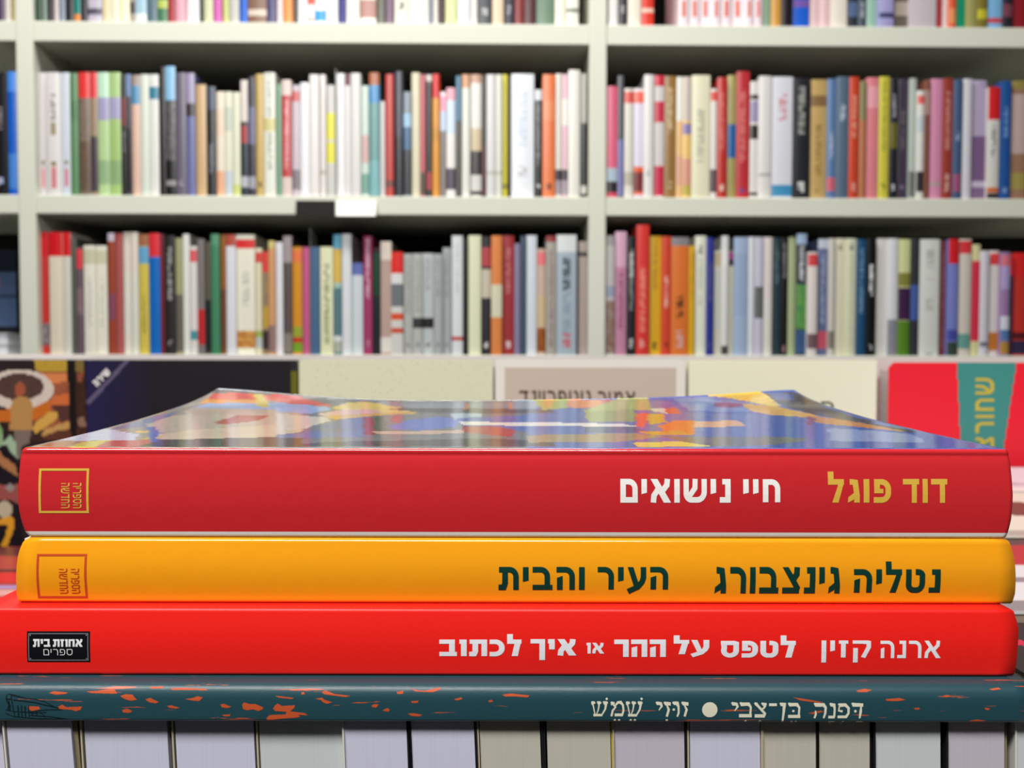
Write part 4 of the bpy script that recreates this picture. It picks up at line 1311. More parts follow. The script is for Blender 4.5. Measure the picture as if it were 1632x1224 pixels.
SHELF['middle'] = [(0, 90, 4.706, '''
-60 58 118 15131a t 380-560:8a8088 905-965:a8b0d0
62 130 115 1763cf 115-265:4a90ee 730-990:4a8be0
267 350 122 d9d3d6 c 780-815:8a7a4a 840-985:e88f9b
352 453 120 e9e4e4 t 280-480:b0a8a0 c 495-590:a89a80 790-820:8a7a4a 830-990:e08a90
455 529 122 d3dbe6 c 780-810:8a7a4a 840-975:d87a90
531 584 124 5f8f62 330-480:4f7f52
586 679 119 8a7668/7a6a62 119-312:e8383a 640-1015:5a4c50/7a5f42
681 735 119 a08a72 119-312:e4404a 600-1015:4a4048
737 822 120 b9d79b 120-308:c8ecd0 308-480:a9a5c9 780-960:98b88a
824 910 120 a9c97c 120-308:b0d08c 308-470:a9a5c9 780-960:90b07c
912 948 135 1a1719 310-520:7a2026 t 560-720:707070
950 984 132 4a4650 132-300:6f8fc0 540-1015:18161a
986 1054 140 e6c0ae 140-215:a89890 218-360:5f9bc4
1056 1119 135 dfe6da
1121 1194 135 e6e6e2 228-322:2f7f9c
1198 1243 80 151414
1245 1320 75 1c1c1c 75-330:8ec4ea 340-780:6f6f70/3a3a3c 930-970:9a9a9a
1322 1398 122 6d6577 t 920-970:b0a8b8
1400 1464 125 6f74a8 125-350:a79fc0 352-450:3a3438
'''), (310, 90, 4.706, '''
8 90 212 d3b083
94 160 226 2b2a2f 226-400:4a5468 t 640-880:7a7a88
166 224 264 efe3cf 400-600:f0d8c0 860-1040:f0b48d
226 284 264 e6e4d0 380-560:c8d0c0 860-1040:c9d3dd
286 343 268 e3e6cd 960-1040:d2da80
345 403 178 22303a 178-490:e3d8d2 520-650:a8343c 900-980:c0c0c8
405 458 150 3a3546 380-660:6d6f8f 900-990:a8a8b4
460 522 132 cdb06a t 940-980:6a5a3a
524 608 122 eef0e4 465-560:d8cf8e t 130-455:c0c4b8 570-850:b8bca8
612 654 208 7fae93
656 728 176 e8d3cd 292-905:c43f45 t 330-860:e8a0a0
730 793 216 cfc2cd 262-338:d06a6c 850-1000:8a8088
795 862 196 f4f4f8
864 934 136 f0ecea
936 986 136 efe9e6 855-885:c8c4b8
992 1054 216 d8d6d2 425-625:efe84a 645-800:efe84a
1062 1128 128 f3f4f6
1130 1170 130 e9e5e2 130-218:6b2a38
1172 1248 126 e4e2e0
1252 1308 220 d2e6dc 590-800:d8b5b3 880-1030:7fae9f
1310 1388 122 6fa3a3 122-215:b56a44 218-350:4f97d1 780-1030:7fb8bc
1392 1430 336 d6d4d4
1434 1494 134 c74741 930-980:7a4a48
'''), (620, 90, 4.709, '''
46 104 112 4a4a58 600-1040:35353c
106 168 266 8f99a6 430-530:a5cbe6 530-700:4b6f92 700-1040:3b3f42
170 234 122 dfd9bd
236 274 136 c9646d 870-1040:5a5248
276 324 138 3a3838 138-188:d5d0cc 870-1000:b0474d
326 380 132 e29a35 132-312:d8242b 530-640:d0902c
382 428 266 8a8280 266-300:f6e4ea 300-410:f2a5bd 410-560:c6d8f0
430 499 236 f4efec 236-330:f0b0c0 330-580:d8e8fa 840-1000:5a5060
501 544 146 555450 146-480:4f7f9c
546 608 136 e9eae2 136-236:d9a47c
612 694 136 dcdad6 136-200:c9a088 200-540:ebe9e4 540-710:d3c1a0 710-890:3d3238 1010-1040:3d3238
696 729 140 3c3434 680-1040:5a3038
731 799 136 e3e1e2 860-890:c8c8bc
801 848 136 e6e6d8 860-890:c8c8bc
850 889 136 dad030 960-990:8a8430
893 915 146 2a2a28
918 1088 132 f1f4fb t 260-680:d0dcf0 820-900:c8c8d0
1093 1149 250 2c2c2e 250-330:dfe3ea t 350-820:8a8a8c 960-1000:e0e0e0
1152 1245 136 f07f48 330-480:f28f60 t 955-1000:4a2a1a
1248 1294 130 e8e4da 850-930:3b3038 930-1040:a79aa4
1296 1342 134 e4bccb 320-520:f0e8e4 850-930:4b4048 930-1040:a79aa4
1346 1432 102 f1efe6
1438 1484 130 3a3a3a 130-500:b9b5ae 970-1030:d8d8d0
'''), (940, 90, 4.663, '''
124 204 222 ee6a8c 830-930:bcd0e0 930-1010:2c2428 1010-1040:d84a60
206 252 142 55555c 620-1035:7d7db5
254 323 238 e4dfd6 262-348:e25a50 860-960:c0b8a8
326 398 238 dfd9ec 238-262:f0e6ea 262-348:ee6a5a 820-860:e8602e 860-1005:7a2a2e 1005-1030:e07050
400 473 136 e9e6e3 t 840-890:b0b0b0
476 550 142 e2dcdc 142-222:d42847 335-490:d63050 815-1035:d63050
552 640 146 97713a t 230-570:c8b088 930-980:d0c0a0
644 686 152 e9c28a 152-480:e6efec 740-960:e0b09a
688 754 152 f0c878 152-480:cfc3b8 500-580:8f82b8 760-960:e0a08a 960-1030:c8b850
757 892 140 efeccd t 390-790:c8c8b0
895 943 240 efe8e3 262-330:ee5a55 840-1010:6a5a60
947 1018 156 c4322e t 270-700:d87068 950-1000:e8c8b8
1022 1084 140 b3a764 505-755:1f6aae
1087 1186 112 c2333b t 250-790:d8706c 980-1010:7a4a8a
1190 1250 186 e2dedb 285-320:3a3032 330-490:9d95b8 510-615:2d2428 1010-1035:3a3a38
1254 1346 146 e8e5e3 870-890:b0b0b0
1356 1506 152 e3e4ef 955-1040:4597c6 t 280-480:d8a0a8
1512 1632 162 26282e t 210-580:9a9a98 930-1010:d8d8d8
'''), (1280, 90, 4.636, '''
56 170 172 c6a568 290-370:8a6a44 t 500-880:a88a50 990-1010:5a4a30
176 240 166 5f7fae 895-995:d8697c t 560-760:a8b8d4
246 334 150 5b7188 t 360-480:b0c0d0
338 410 152 d0472c t 290-600:e49880 930-1000:e8a090
416 464 182 c07a52 182-470:8c8a5c
468 554 156 e58792 220-380:f0a8b4
558 634 150 d8cf4b t 180-700:b8b040 940-980:8a8430
640 696 162 23222a 490-680:6e6a2c t 280-450:a8a8b0 940-990:d0d0d8
698 774 166 463b50 t 400-700:6a6068 950-980:8a7898
778 834 162 b9c4ba 850-1040:6f7670
836 893 252 e6e3dd 290-352:ee6a68 440-560:c9d3da 850-1000:3a3438
896 934 172 8a5340 250-430:b8908a
937 1024 166 dd93b6 930-960:b8a8a8
1027 1104 162 9c3d33 t 260-690:c08078 870-1000:d8b0a8
1107 1174 170 475f85 870-1000:a0587c t 540-620:a0b0d0
1178 1244 166 dcdbe4
1247 1350 176 b9aac8 590-920:7f5f8b 930-960:d5c9de 970-1050:8a6a94
1356 1450 226 dcdad3 226-468:d5262c 970-1005:d86a30 1010-1050:3a3430 t 510-740:a0a0a0
1456 1534 182 24569c t 370-600:6a90c8 970-1010:7a9ad0
1538 1650 180 a07a62 180-240:9a8a4a 280-720:c8b0ac 860-980:a89a54
''')]
SHELF['lower'] = [(0, 340, 4.706, '''
271 370 140 c8332f 140-320:d3141e 825-990:9c8f96/4a4048
373 472 142 e8dcc8 142-322:d81a22
476 536 142 dbd9cf 142-322:d81a22
540 574 184 5c6258
577 624 256 6f5a66 268-416:e34450 560-760:7a5f6c/a08088
631 718 240 eeebdc 270-380:d0ceb0 t 480-860:d8d6ca
721 805 242 ece9da 280-380:d0ceb0 t 480-860:d8d6ca
813 864 148 a0452c 148-210:c8c0d0 600-800:8a4a60
866 926 150 b25350 200-1040:b05a58
930 984 142 e6e3d8 142-440:e8ddd2
986 1040 142 e4e2d4 142-440:e8ddd2
1045 1119 158 d9c555 158-246:a86a48 250-378:6aaad4 t 600-900:b0a048
1123 1204 150 0f6cc4 150-326:e3323c
1206 1232 156 7a2430
1236 1316 166 2a2a2a t 250-650:9a9a98 950-990:8a8a8a
1320 1372 186 a9a67c 610-1040:6f665f
1376 1424 156 ebebe6
1428 1484 246 e9e2e0 275-366:e8636b 880-950:4a9aa4
'''), (310, 340, 4.706, '''
22 76 192 7f7878 720-985:c4262b
79 124 216 5f594c 650-1040:1d2426
126 188 156 468a66 156-240:5a9a78
191 238 160 a0642f 570-1040:7a4a35
240 310 160 e6e6ee 160-246:b8503f
314 455 160 f0eddb 196-264:e23030 880-1010:d9a853/b86a38 t 440-700:d0d0c4
459 508 260 e6dfc0 292-370:e04a44 880-930:a5b85a 930-1010:c0c8cc
511 554 288 b09060/8a7a68 288-442:e6443d 700-860:c8a040 880-1020:3a3034
556 603 206 d9a070 206-260:d8cc80 840-1040:9a7a78
606 664 216 e6e7ef
667 733 170 5f5252 170-370:a59a9c 900-1040:8a8478
737 808 252 dc9326 278-366:ee7a4a 850-930:a0a83a 930-970:c83a2a 970-1040:7aa82a
811 864 254 c9608e
872 940 252 4a6c90
944 1040 252 e9ecc4 t 380-980:a8ac88
1043 1104 160 5a8088 160-268:6ab5d6 268-520:e0bb5a 520-560:a8c8c0 920-960:e0e4e4 960-1040:b0b5a8
1108 1178 156 e3e7ec
1182 1264 372 d3dce2 372-464:6373b8
1268 1334 172 a63a68 t 190-640:d0a0b8 950-1000:c08098
1338 1389 260 20242a 260-290:3a1a20 300-620:14422c
1396 1478 212 bfa399 212-350:e9dcd0 930-1040:e8e0da
'''), (620, 340, 4.709, '''
12 106 290 d9d8d4 290-450:e3261c 450-530:e2e3e2 530-700:6f767c 750-800:e0502a 860-900:d05038
112 178 304 b9bab8 t 340-760:a0a09e 970-1000:808080
180 248 302 bdbfbd 785-862:3a3a3a t 340-740:a4a6a4 970-1000:808080
250 334 300 c0c6c8 785-862:242424 t 340-580:a8acae 970-1000:808080
336 400 304 b2b6b8 t 340-640:9a9c9e 970-1000:808080
403 466 258 adb2b5 t 300-640:94989a 970-1000:808080
472 553 168 e3e8ec 925-955:c84a44 t 230-600:d0d8dc
560 592 190 2a2c2a
596 690 166 e9ecca
694 764 176 312e34 256-400:b8474f 420-635:cfc7b2 t 960-1010:d8d8d8
767 848 168 e68a4a 535-780:dfdcc0
851 938 168 a33339 t 260-600:c07070 960-1010:e0d0d0
940 984 226 8f86a6
987 1028 170 46586c
1031 1108 166 dee5ef
1112 1174 266 d3b8a8 290-390:f07f7f 610-850:d8bf98 860-1040:b0661f/7a3f1c
1178 1253 170 b3ada5 170-215:9a3a40 t 280-1000:9a8a86
1257 1406 162 aebdca 162-290:e3e9ea t 330-580:5a6670 590-900:94a8b8 900-1010:c87080
1422 1490 212 b0a09b 290-325:4a4448
'''), (940, 340, 4.663, '''
121 184 166 c9c3c3 165-240:a8a4a4 540-620:a0a8c0 650-1040:8a6055/a8988e
187 272 136 c98aa8 136-400:e0b0c8 t 430-860:a86a88
276 340 170 232326 t 260-480:c8c8c8 490-720:8a8a8a 930-1000:c8c8c8
345 440 86 e23a36 t 400-880:f08878 930-1000:f0a8a0
443 528 170 e5b52a t 180-560:c89a2a 960-1010:5a4a1a
532 602 172 d8492f t 460-700:f0b0a0 960-1000:8a2a20
604 732 178 e57a34 178-240:8f8a90 t 610-790:6a3a1a 870-1000:e0a8a0
736 778 242 e4b018 t 290-640:c09418
781 862 168 eceedd t 230-300:6a6a60 330-700:d4d6c8
866 918 180 2c3596 t 360-660:5a5a88 960-1000:6a6a98
922 972 276 d9d5c8 290-390:c8b898 420-860:d2d2cc
975 1028 168 e6e8e6 270-390:f0f0f0 985-1050:4a4a48
1031 1064 186 d3cfba 186-280:2a2a30 285-345:a83a88 345-390:2a2628
1068 1172 178 a8bddb 300-760:a0b4d4
1176 1222 176 e2e6ef
1225 1288 178 cfcbdf 545-780:6b6f6f
1291 1354 178 e6e3dd 178-640:e8dcdc
1358 1418 182 2c4147 t 240-520:5a7478
1422 1468 182 1a1718 t 220-480:8a8488 980-1030:a87888
1472 1528 178 b0bd92
1532 1608 152 3a4048 152-230:a9c0e0 530-860:4f8a57/6aa84a 870-1040:3a5a88 t 240-500:c8ccd0
'''), (1280, 340, 4.636, '''
32 104 286 ece3e0 302-390:e04a50 890-1000:7a6068
107 178 190 66719a 190-260:c8d0e0 870-1000:d05a70 t 300-820:9aa4c4
182 232 186 d9d3cd 870-1000:8a847c
236 308 186 e6e2c8 t 230-270:6a6a60
310 388 186 dde0c2 t 230-270:6a6a60 300-980:d2d4b8
392 463 192 23527c t 260-740:6a90b0
467 534 184 101216 t 380-610:e8e8e8 970-1010:c8c8c8
540 612 186 e0ddd8
614 698 186 e6e6ec 785-1060:9b9ba3/8a8f9c
702 788 192 d9dfa2 440-540:8a8a40 550-790:43254f 795-1060:5a8a26
791 856 186 35373c 530-790:4a62a8
861 1004 192 e2e5df t 270-410:c0c4bc 620-720:c8ccc4 480-490:c8c8c0 1030-1045:a8a8a8
1008 1052 200 7a3a42 t 280-1000:9a6068
1057 1146 190 7d86cc 190-372:d8222a 860-940:4a50a8 950-1050:3a4a40
1150 1238 190 ddd5c9 204-298:e23c42 890-1000:6fa8a0
1242 1304 230 e3dca8 352-945:dc3552
1308 1370 276 dcdae6 950-985:7a7a90
1376 1443 276 e8e2de 296-382:e8464a 880-1015:d08030
1447 1526 286 a080b0 310-390:e07a8a 390-560:b3a5d6 760-860:dfe3f0 860-940:5a80b8 950-1040:c09040
1528 1550 310 3a2a40 310-460:d82a3a
1552 1660 292 cc3a30 292-470:dc2a2a 880-930:5a2028 940-1040:3a3050 
''')]
# ------------------------------------------------------------------ the bookcase
DS = 1.62
YAW = math.radians(0.85)
EX = Vector((math.cos(YAW), math.sin(YAW), 0)); EY = Vector((-math.sin(YAW), math.cos(YAW), 0))
P0 = Vector((0, DS, 0))
def shelf_pt(px, py, v=0.0):
    """(u, z) on the plane v metres behind the front of the bookcase"""
    p = on_plane(px, py, P0 + EY * v, EY)
    return (p - P0).dot(EX), p.z
m_steel = mat('pale_green_grey_painted_steel', 'e2e4d6', 0.6, 0.2)
add_bump(m_steel, nscale=300, strength=0.03)
m_in = mat('dark_grey_back_panel', '2c2c2a', 0.7, 0.2)
case = empty('bookcase', P0, YAW)
tag(case, 'tall pale green grey bookcase full of books behind the display table', 'bookcase')
UPR = [(shelf_pt(28.5, 300)[0], shelf_pt(56, 300)[0]), (shelf_pt(938.5, 300)[0], shelf_pt(966, 300)[0])]
wid = UPR[1][0] - UPR[0][0]
UPR = [(UPR[0][0] - wid, UPR[0][1] - wid)] + UPR + [(UPR[1][0] + wid, UPR[1][1] + wid)]
DEP = 0.30
zs = {'upper': (shelf_pt(500, 35.5)[1], shelf_pt(500, 68)[1]), 'middle': (shelf_pt(500, 312)[1], shelf_pt(500, 342)[1]), 'lower': (shelf_pt(500, 565.5)[1], shelf_pt(500, 596)[1])}
BT = 0.033
zs['top'] = (zs['upper'][0] + 0.31 + BT, zs['upper'][0] + 0.31)
zs['base'] = (0.70, 0.667); zs['kick'] = (0.38, 0.347); zs['plinth'] = (0.10, 0.067)
for (a, b) in UPR:
    u = MB(); u.box(a, b, 0.0, DEP, 0.0, zs['top'][0] + 0.02)
    u.build('upright_panel', m_steel, case, bevel=0.002)
for (a, b) in zip(UPR, UPR[1:]):
    for k in ('top', 'upper', 'middle', 'lower', 'base', 'kick', 'plinth'):
        s_ = MB()
        z1, z0 = zs[k]
        s_.box(a[1], b[0], 0.002, DEP - 0.012, z0, z1)
        s_.build('shelf_board', m_steel, case, bevel=0.0015)
    bk_ = MB(); bk_.box(a[1], b[0], DEP - 0.012, DEP, 0.067, zs['top'][0])
    bk_.build('back_panel', m_in, case)

# little label holders clipped to the middle board
def holder(x0, x1, y0, y1, m, label, tilt):
    u0, za = shelf_pt(x0, y0); u1, zb = shelf_pt(x1, y1)
    o = MB()
    h = za - zb
    o.box(-(u1 - u0) / 2, (u1 - u0) / 2, -0.0035, 0.0, -h / 2, h / 2, rot=lambda p: (p[0], p[1] - (0.010 * tilt if p[2] < 0 else 0), p[2]))
    c = P0 + EX * ((u0 + u1) / 2) + EY * 0.0012 + Vector((0, 0, (za + zb) / 2))
    ob = o.build('shelf_label', m, None, c)
    ob.rotation_euler = (0, 0, YAW)
    tag(ob, label, 'label', 'labels on the front of the middle shelf board')
    return ob
holder(472, 534, 320, 344, mat('black_label_card', '201f1d', 0.7, 0.2), 'small black label on the front of the middle shelf board', 0.3)
holder(537, 600, 320, 346, mat('white_label_card', 'f8f8f0', 0.4, 0.4), 'small white label on the front of the middle shelf board', 1.0)

# ------------------------------------------------------------------ the books on the shelves
m_spine = printed('spine_print', 0.32, 0.45)
NAMES = [('white', 'f2f2f0'), ('off-white', 'e2dfdb'), ('light grey', 'bdbdbd'), ('grey', '8a8a88'), ('dark grey', '505054'), ('black', '1e1c20'), ('cream', 'ece8cc'), ('ivory', 'e3e2c4'),
         ('pale pink', 'eccdd0'), ('pink', 'e58aa0'), ('magenta', 'b8508e'), ('red', 'd62e2e'), ('crimson', 'c23a48'), ('dark red', '8a2c32'), ('rust', 'a4502e'), ('brown', '7f5c48'), ('dark brown', '54342e'),
         ('tan', 'cdac76'), ('peach', 'e8c8ae'), ('orange', 'ea8438'), ('yellow', 'e0d24c'), ('mustard', 'd8ab2c'), ('olive', 'a39a5c'), ('pale green', 'b6d09a'), ('mint', 'cfe4d8'), ('green', '55906a'), ('dark green', '2a4838'),
         ('teal', '2a8084'), ('grey-green', '8aa494'), ('pale blue', 'c4d4e8'), ('sky blue', '7fb4dc'), ('blue', '2464c4'), ('slate blue', '5a708c'), ('navy', '2a3a66'), ('indigo', '38388a'), ('lilac', 'bdb0d2'), ('lavender', 'dcdaea'), ('purple', '7a5e8a'),
         ('violet-grey', '6a627a'), ('taupe', 'b0a49c'), ('mauve', 'c4a4b0'), ('aqua', '74a8a8')]
NV = [(n, [int(h[i:i + 2], 16) for i in (0, 2, 4)]) for n, h in NAMES]
def cname(h):
    h = h.split('/')[0]
    r, g, b = [int(h[i:i + 2], 16) for i in (0, 2, 4)]
    best = None
    for n, (R, G, B) in NV:
        m_ = (r + R) / 2
        d = (2 + m_ / 256) * (r - R) ** 2 + 4 * (g - G) ** 2 + (2 + (255 - m_) / 256) * (b - B) ** 2
        if best is None or d < best[0]:
            best = (d, n)
    return best[1]
BOOKS = []
def parse(shelf):
    for (ox, oy, s, text) in SHELF[shelf]:
        for ln in text.strip().splitlines():
            tk = ln.split()
            x0, x1, top_ = [float(v) for v in tk[:3]]
            bands, texts, cents, tgt = [], [], [], None
            tgt = bands
            for w in tk[4:]:
                if w == 'c':
                    tgt = cents
                    continue
                if w == 't':
                    tgt = texts
                    continue
                rng, hx = w.split(':')
                i = rng.index('-', 1)
                ya, yb = float(rng[:i]), float(rng[i + 1:])
                tgt.append((oy + ya / s, oy + yb / s, hx))
            BOOKS.append(dict(shelf=shelf, x0=ox + x0 / s, x1=ox + x1 / s, top=oy + top_ / s, base=tk[3], bands=bands, texts=texts, cents=cents))
for sh_ in ('upper', 'middle', 'lower'):
    parse(sh_)
# ---- labels that single each book out
def thick_word(b):
    w = b['x1'] - b['x0']
    return 'thin ' if w < 10.5 else ('thick ' if w > 21 else '')
def describe(b, full=True):
    d = thick_word(b) + cname(b['base']) + ' book'
    ft = []
    H = {'upper': 34, 'middle': 310, 'lower': 563}[b['shelf']]
    for (a, c, hx) in sorted(b['bands'], key=lambda q: -(q[1] - q[0]))[:2 if full else 1]:
        if cname(hx) == cname(b['base']) or c - a < 6:
            continue
        a_ = max(a, 0)
        f = ((a_ + c) / 2 - max(b['top'], 0)) / (H - max(b['top'], 0))
        pos = 'top' if f < 0.3 else ('foot' if f > 0.75 else 'band')
        q = cname(hx) + ' ' + pos
        if q not in ft:
            ft.append(q)
    if ft:
        d += ' with ' + ' and '.join(ft)
    elif b['texts'] and full:
        d += ' with ' + cname(b['texts'][0][2]) + ' lettering'
    return d
def bay(b):
    return 0 if b['x1'] < 40 else (1 if b['x0'] < 950 else 2)
BAYN = ['left of the left upright', 'between the two uprights', 'right of the right upright']
for sh_ in ('upper', 'middle', 'lower'):
    for k in range(3):
        row = sorted([b for b in BOOKS if b['shelf'] == sh_ and bay(b) == k], key=lambda b: b['x0'])
        for i, b in enumerate(row):
            b['L'] = row[i - 1] if i else None
            b['R'] = row[i + 1] if i < len(row) - 1 else None
            b['pos'], b['n'] = i, len(row)
def nb(q, side):
    return (cname(q['base']) + ' one') if q else 'the upright'
def lab(b, lv):
    sh_ = b['shelf'] + ' shelf'
    if lv == 0:
        return describe(b) + ' on the ' + sh_
    if lv == 1:
        return describe(b) + ', ' + sh_ + ', ' + BAYN[bay(b)]
    if lv == 2:
        return describe(b, False) + ' between ' + nb(b['L'], 0) + ' and ' + nb(b['R'], 1) + ', ' + sh_
    up = ('left', 'right')[bay(b) != 1] if bay(b) else 'left'
    od = ['first', 'second', 'third', 'fourth', 'fifth', 'sixth', 'seventh', 'eighth', 'ninth', 'tenth']
    p = b['pos']
    nm = od[p] if p < 10 else str(p + 1) + ('st' if p % 10 == 0 and p != 10 else 'nd' if p % 10 == 1 and p != 11 else 'rd' if p % 10 == 2 and p != 12 else 'th')
    side = 'left' if bay(b) == 1 else 'right'
    return thick_word(b) + cname(b['base']) + ' book, ' + nm + ' right of the ' + side + ' upright, ' + sh_
from collections import Counter
pend = list(BOOKS)
used = set()
for lv in range(4):
    cand = {id(b): lab(b, lv) for b in pend}
    cnt = Counter(cand.values())
    rest = []
    for b in pend:
        t_ = cand[id(b)]
        if lv == 3 or (cnt[t_] == 1 and t_ not in used and len(t_.split()) <= 16):
            b['label'] = t_
            used.add(t_)
        else:
            rest.append(b)
    pend = rest
GROUPS = {'upper': 'books on the upper shelf', 'middle': 'books on the middle shelf', 'lower': 'books on the lower shelf'}
# ---- build them: each a closed book, spine to the front, with its bands and lettering printed on the spine
sr = random.Random(21)
COLS = [0.0, 0.08, 0.30, 0.50, 0.70, 0.92, 1.0]
def mixc(hx, r_):
    q = hx.split('/')
    a = lin(q[0])
    if len(q) == 1:
        return a
    b = lin(q[1]); k = r_.random()
    return tuple(a[i] + (b[i] - a[i]) * k for i in range(4))
LAST = {}
def shelf_book(b):
    v = 0.006 + sr.random() * 0.012
    ztop_px = b['top']
    pym = {'upper': 20, 'middle': 215, 'lower': 470}[b['shelf']]
    u0, _ = shelf_pt(b['x0'], pym, v); u1, _ = shelf_pt(b['x1'], pym, v)
    # neighbours stand side by side without cutting into each other or the uprights
    k = bay(b)
    lo, hi = UPR[k][1] + 0.0008, UPR[k + 1][0] - 0.0008
    lo = max(lo, LAST.get((b['shelf'], k), lo))
    u0, u1 = max(u0, lo), min(u1, hi)
    LAST[(b['shelf'], k)] = u1
    z0 = zs[b['shelf']][0] + 0.0003
    xm = (b['x0'] + b['x1']) / 2
    h = shelf_pt(xm, ztop_px, v)[1] - z0
    if b['shelf'] == 'upper':
        h = 0.165 + sr.random() * 0.06
    w = u1 - u0 - 0.0004
    d = min(0.16, 0.11 + sr.random() * 0.05)
    zz = lambda py: shelf_pt(xm, py, v)[1] - z0
    cuts = {0.0, h}
    for (a, c, hx) in b['bands'] + b['texts'] + b['cents']:
        for q in (zz(a), zz(c)):
            if 0.0005 < q < h - 0.0005:
                cuts.add(q)
        st = 0.0026 if (a, c, hx) in b['texts'] else (0.006 if '/' in hx else 0)
        if st:
            lo, hi = max(0, zz(c)), min(h, zz(a))
            q = lo
            while q < hi:
                cuts.add(q); q += st
    if '/' in b['base']:
        q = 0.0
        while q < h:
            cuts.add(q); q += 0.006
    cuts = sorted(cuts)
    cz = [cuts[0]]
    for q in cuts[1:]:
        if q - cz[-1] > 0.0006:
            cz.append(q)
    cz[-1] = h
    bul = min(0.0014, w * 0.09)
    mb = MB()
    base = lin(b['base'].split('/')[0])
    prof_ = [(w * (f - .5), -bul * (1 - (2 * f - 1) ** 2)) for f in COLS]
    for k in range(len(cz) - 1):
        a, c = cz[k], cz[k + 1]
        m_ = (a + c) / 2
        for i in range(len(COLS) - 1):
            col_ = mixc(b['base'], sr)
            for (p, q, hx) in b['bands']:
                if zz(q) <= m_ <= zz(p):
                    col_ = mixc(hx, sr)
            for (p, q, hx) in b['cents']:
                if zz(q) <= m_ <= zz(p) and i in (2, 3):
                    col_ = lin(hx)
            for (p, q, hx) in b['texts']:
                if zz(q) <= m_ <= zz(p) and i in (2, 3) and sr.random() < 0.72:
                    col_ = lin(hx)
            (xa, ya), (xb, yb) = prof_[i], prof_[i + 1]
            mb.quad([(xa, ya, a), (xb, yb, a), (xb, yb, c), (xa, ya, c)], col_)
    paper = lin('8f8a7e')
    t = min(0.0005, w * .06)
    # boards, head and foot with the page block set in between them
    mb.quad([(-w / 2, 0, 0), (-w / 2, 0, h), (-w / 2, d, h), (-w / 2, d, 0)], base)
    mb.quad([(w / 2, 0, 0), (w / 2, d, 0), (w / 2, d, h), (w / 2, 0, h)], base)
    mb.quad([(-w / 2, d, 0), (-w / 2, d, h), (w / 2, d, h), (w / 2, d, 0)], paper)
    for zq, up in ((h, 1), (0.0, 0)):
        n = [(x, y, zq) for x, y in prof_] + [(w / 2, d, zq), (-w / 2, d, zq)]
        mb.quad(n if up else n[::-1], paper)
    c = P0 + EX * ((u0 + u1) / 2) + EY * v + Vector((0, 0, z0))
    o = mb.build('paperback_book', m_spine, None, c)
    o.rotation_euler = (0, 0, YAW)
    tag(o, b['label'], 'book', GROUPS[b['shelf']])
    return o
for b in BOOKS:
    shelf_book(b)

# ---- two thin steel bookends between the books
def bookend(px, py, sh_, label):
    v = 0.012
    u, zt2 = shelf_pt(px, py, v)
    zb2 = zs[sh_][0] + 0.0003
    hh = zt2 - zb2
    mb = MB()
    pts = [(0.0, 0.0), (0.11, 0.0), (0.11, hh * .55)] + [(0.11 - 0.07 * (1 - math.cos(math.radians(a))) - .02, hh * .62 + hh * .38 * math.sin(math.radians(a))) for a in (0, 20, 40, 60, 80)] + [(0.0, hh)]
    for x, rev in ((-.0004, 1), (.0004, 0)):
        q = [(x, y, z) for y, z in pts]
        mb.quad(q[::-1] if rev else q)
    for i in range(len(pts)):
        (y0, z0_), (y1, z1_) = pts[i], pts[(i + 1) % len(pts)]
        mb.quad([(-.0004, y0, z0_), (.0004, y0, z0_), (.0004, y1, z1_), (-.0004, y1, z1_)])
    o = mb.build('metal_bookend', m_plate, None, P0 + EX * u + EY * v + Vector((0, 0, zb2)))
    o.rotation_euler = (0, 0, YAW)
    tag(o, label, 'bookend', 'steel bookends on the shelves')
m_plate = mat('grey_sheet_steel', '9a9a96', 0.35, 0.5)
bookend(534.8, 109, 'middle', 'thin grey steel bookend sticking up among the white books, middle shelf')
bookend(494.4, 363, 'lower', 'thin grey steel bookend sticking up beside the pink and blue books, lower shelf')

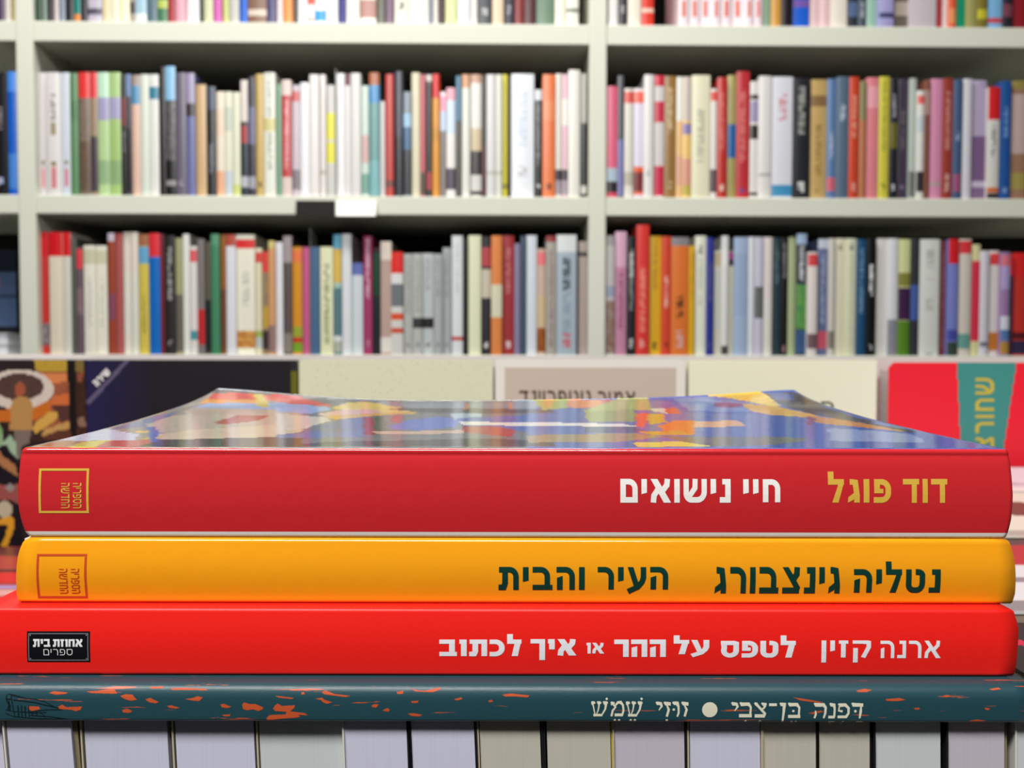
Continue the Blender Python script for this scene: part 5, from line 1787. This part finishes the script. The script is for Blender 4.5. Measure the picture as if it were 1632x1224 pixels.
# ---- left of the left upright, lower shelf: a dark book turned face out on a flat white pair
v = 0.05
ua, zt_ = shelf_pt(-40, 398, v); ub, zb_ = shelf_pt(27, 531, v)
z0 = zs['lower'][0]
def face_dark(o_h, w):
    mb = MB()
    rows = 26
    for j in range(rows):
        for i in range(14):
            x0, x1 = -w / 2 + w * i / 14, -w / 2 + w * (i + 1) / 14
            a, c = o_h * j / rows, o_h * (j + 1) / rows
            f = 1 - (j + .5) / rows
            q = '131a28' if f < .28 else ('46597a' if f < .93 else '15161c')
            if .36 < f < .46 and 8 <= i <= 10:
                q = 'b0543c'
            if .52 < f < .58 and i > 9:
                q = '2a3a54'
            mb.quad([(x0, 0, a), (x1, 0, a), (x1, 0, c), (x0, 0, c)], lin(q))
    mb.quad([(-w / 2, 0, 0), (-w / 2, 0, o_h), (-w / 2, .02, o_h), (-w / 2, .02, 0)], lin('15161c'))
    mb.quad([(w / 2, 0, 0), (w / 2, .02, 0), (w / 2, .02, o_h), (w / 2, 0, o_h)], lin('15161c'))
    mb.quad([(-w / 2, .02, 0), (-w / 2, .02, o_h), (w / 2, .02, o_h), (w / 2, .02, 0)], lin('15161c'))
    mb.quad([(-w / 2, 0, o_h), (w / 2, 0, o_h), (w / 2, .02, o_h), (-w / 2, .02, o_h)], lin('d8d4c8'))
    return mb
w = 0.14
uc = ub - w / 2
z0 += 0.0003
hst = zb_ - z0
c = P0 + EX * uc + EY * v + Vector((0, 0, z0 + hst + .0003))
o = face_dark(zt_ - zb_, w).build('paperback_book', m_spine, None, c)
o.rotation_euler = (0, 0, YAW)
tag(o, 'dark blue book turned face out left of the left upright, on flat white ones', 'book')
for k in range(2):
    mb = MB()
    hh = hst / 2
    wh = lin('e4e4ea')
    mb.box(-w / 2 - .002, w / 2 - .001, -0.03, 0.15, 0, hh * .09, wh)
    mb.box(-w / 2, w / 2 - .003, -0.028, 0.148, hh * .09, hh * .9, lin('dcdce6'))
    mb.box(-w / 2 - .002, w / 2 - .001, -0.03, 0.15, hh * .9, hh - .0003, wh)
    c = P0 + EX * uc + EY * v + Vector((0, 0, z0 + k * hh))
    o = mb.build('paperback_book', m_spine, None, c)
    o.rotation_euler = (0, 0, YAW)
    tag(o, ('lower', 'upper')[k] + ' of two white books lying flat under the dark blue face-out one', 'book', 'white books lying flat on the lower shelf')
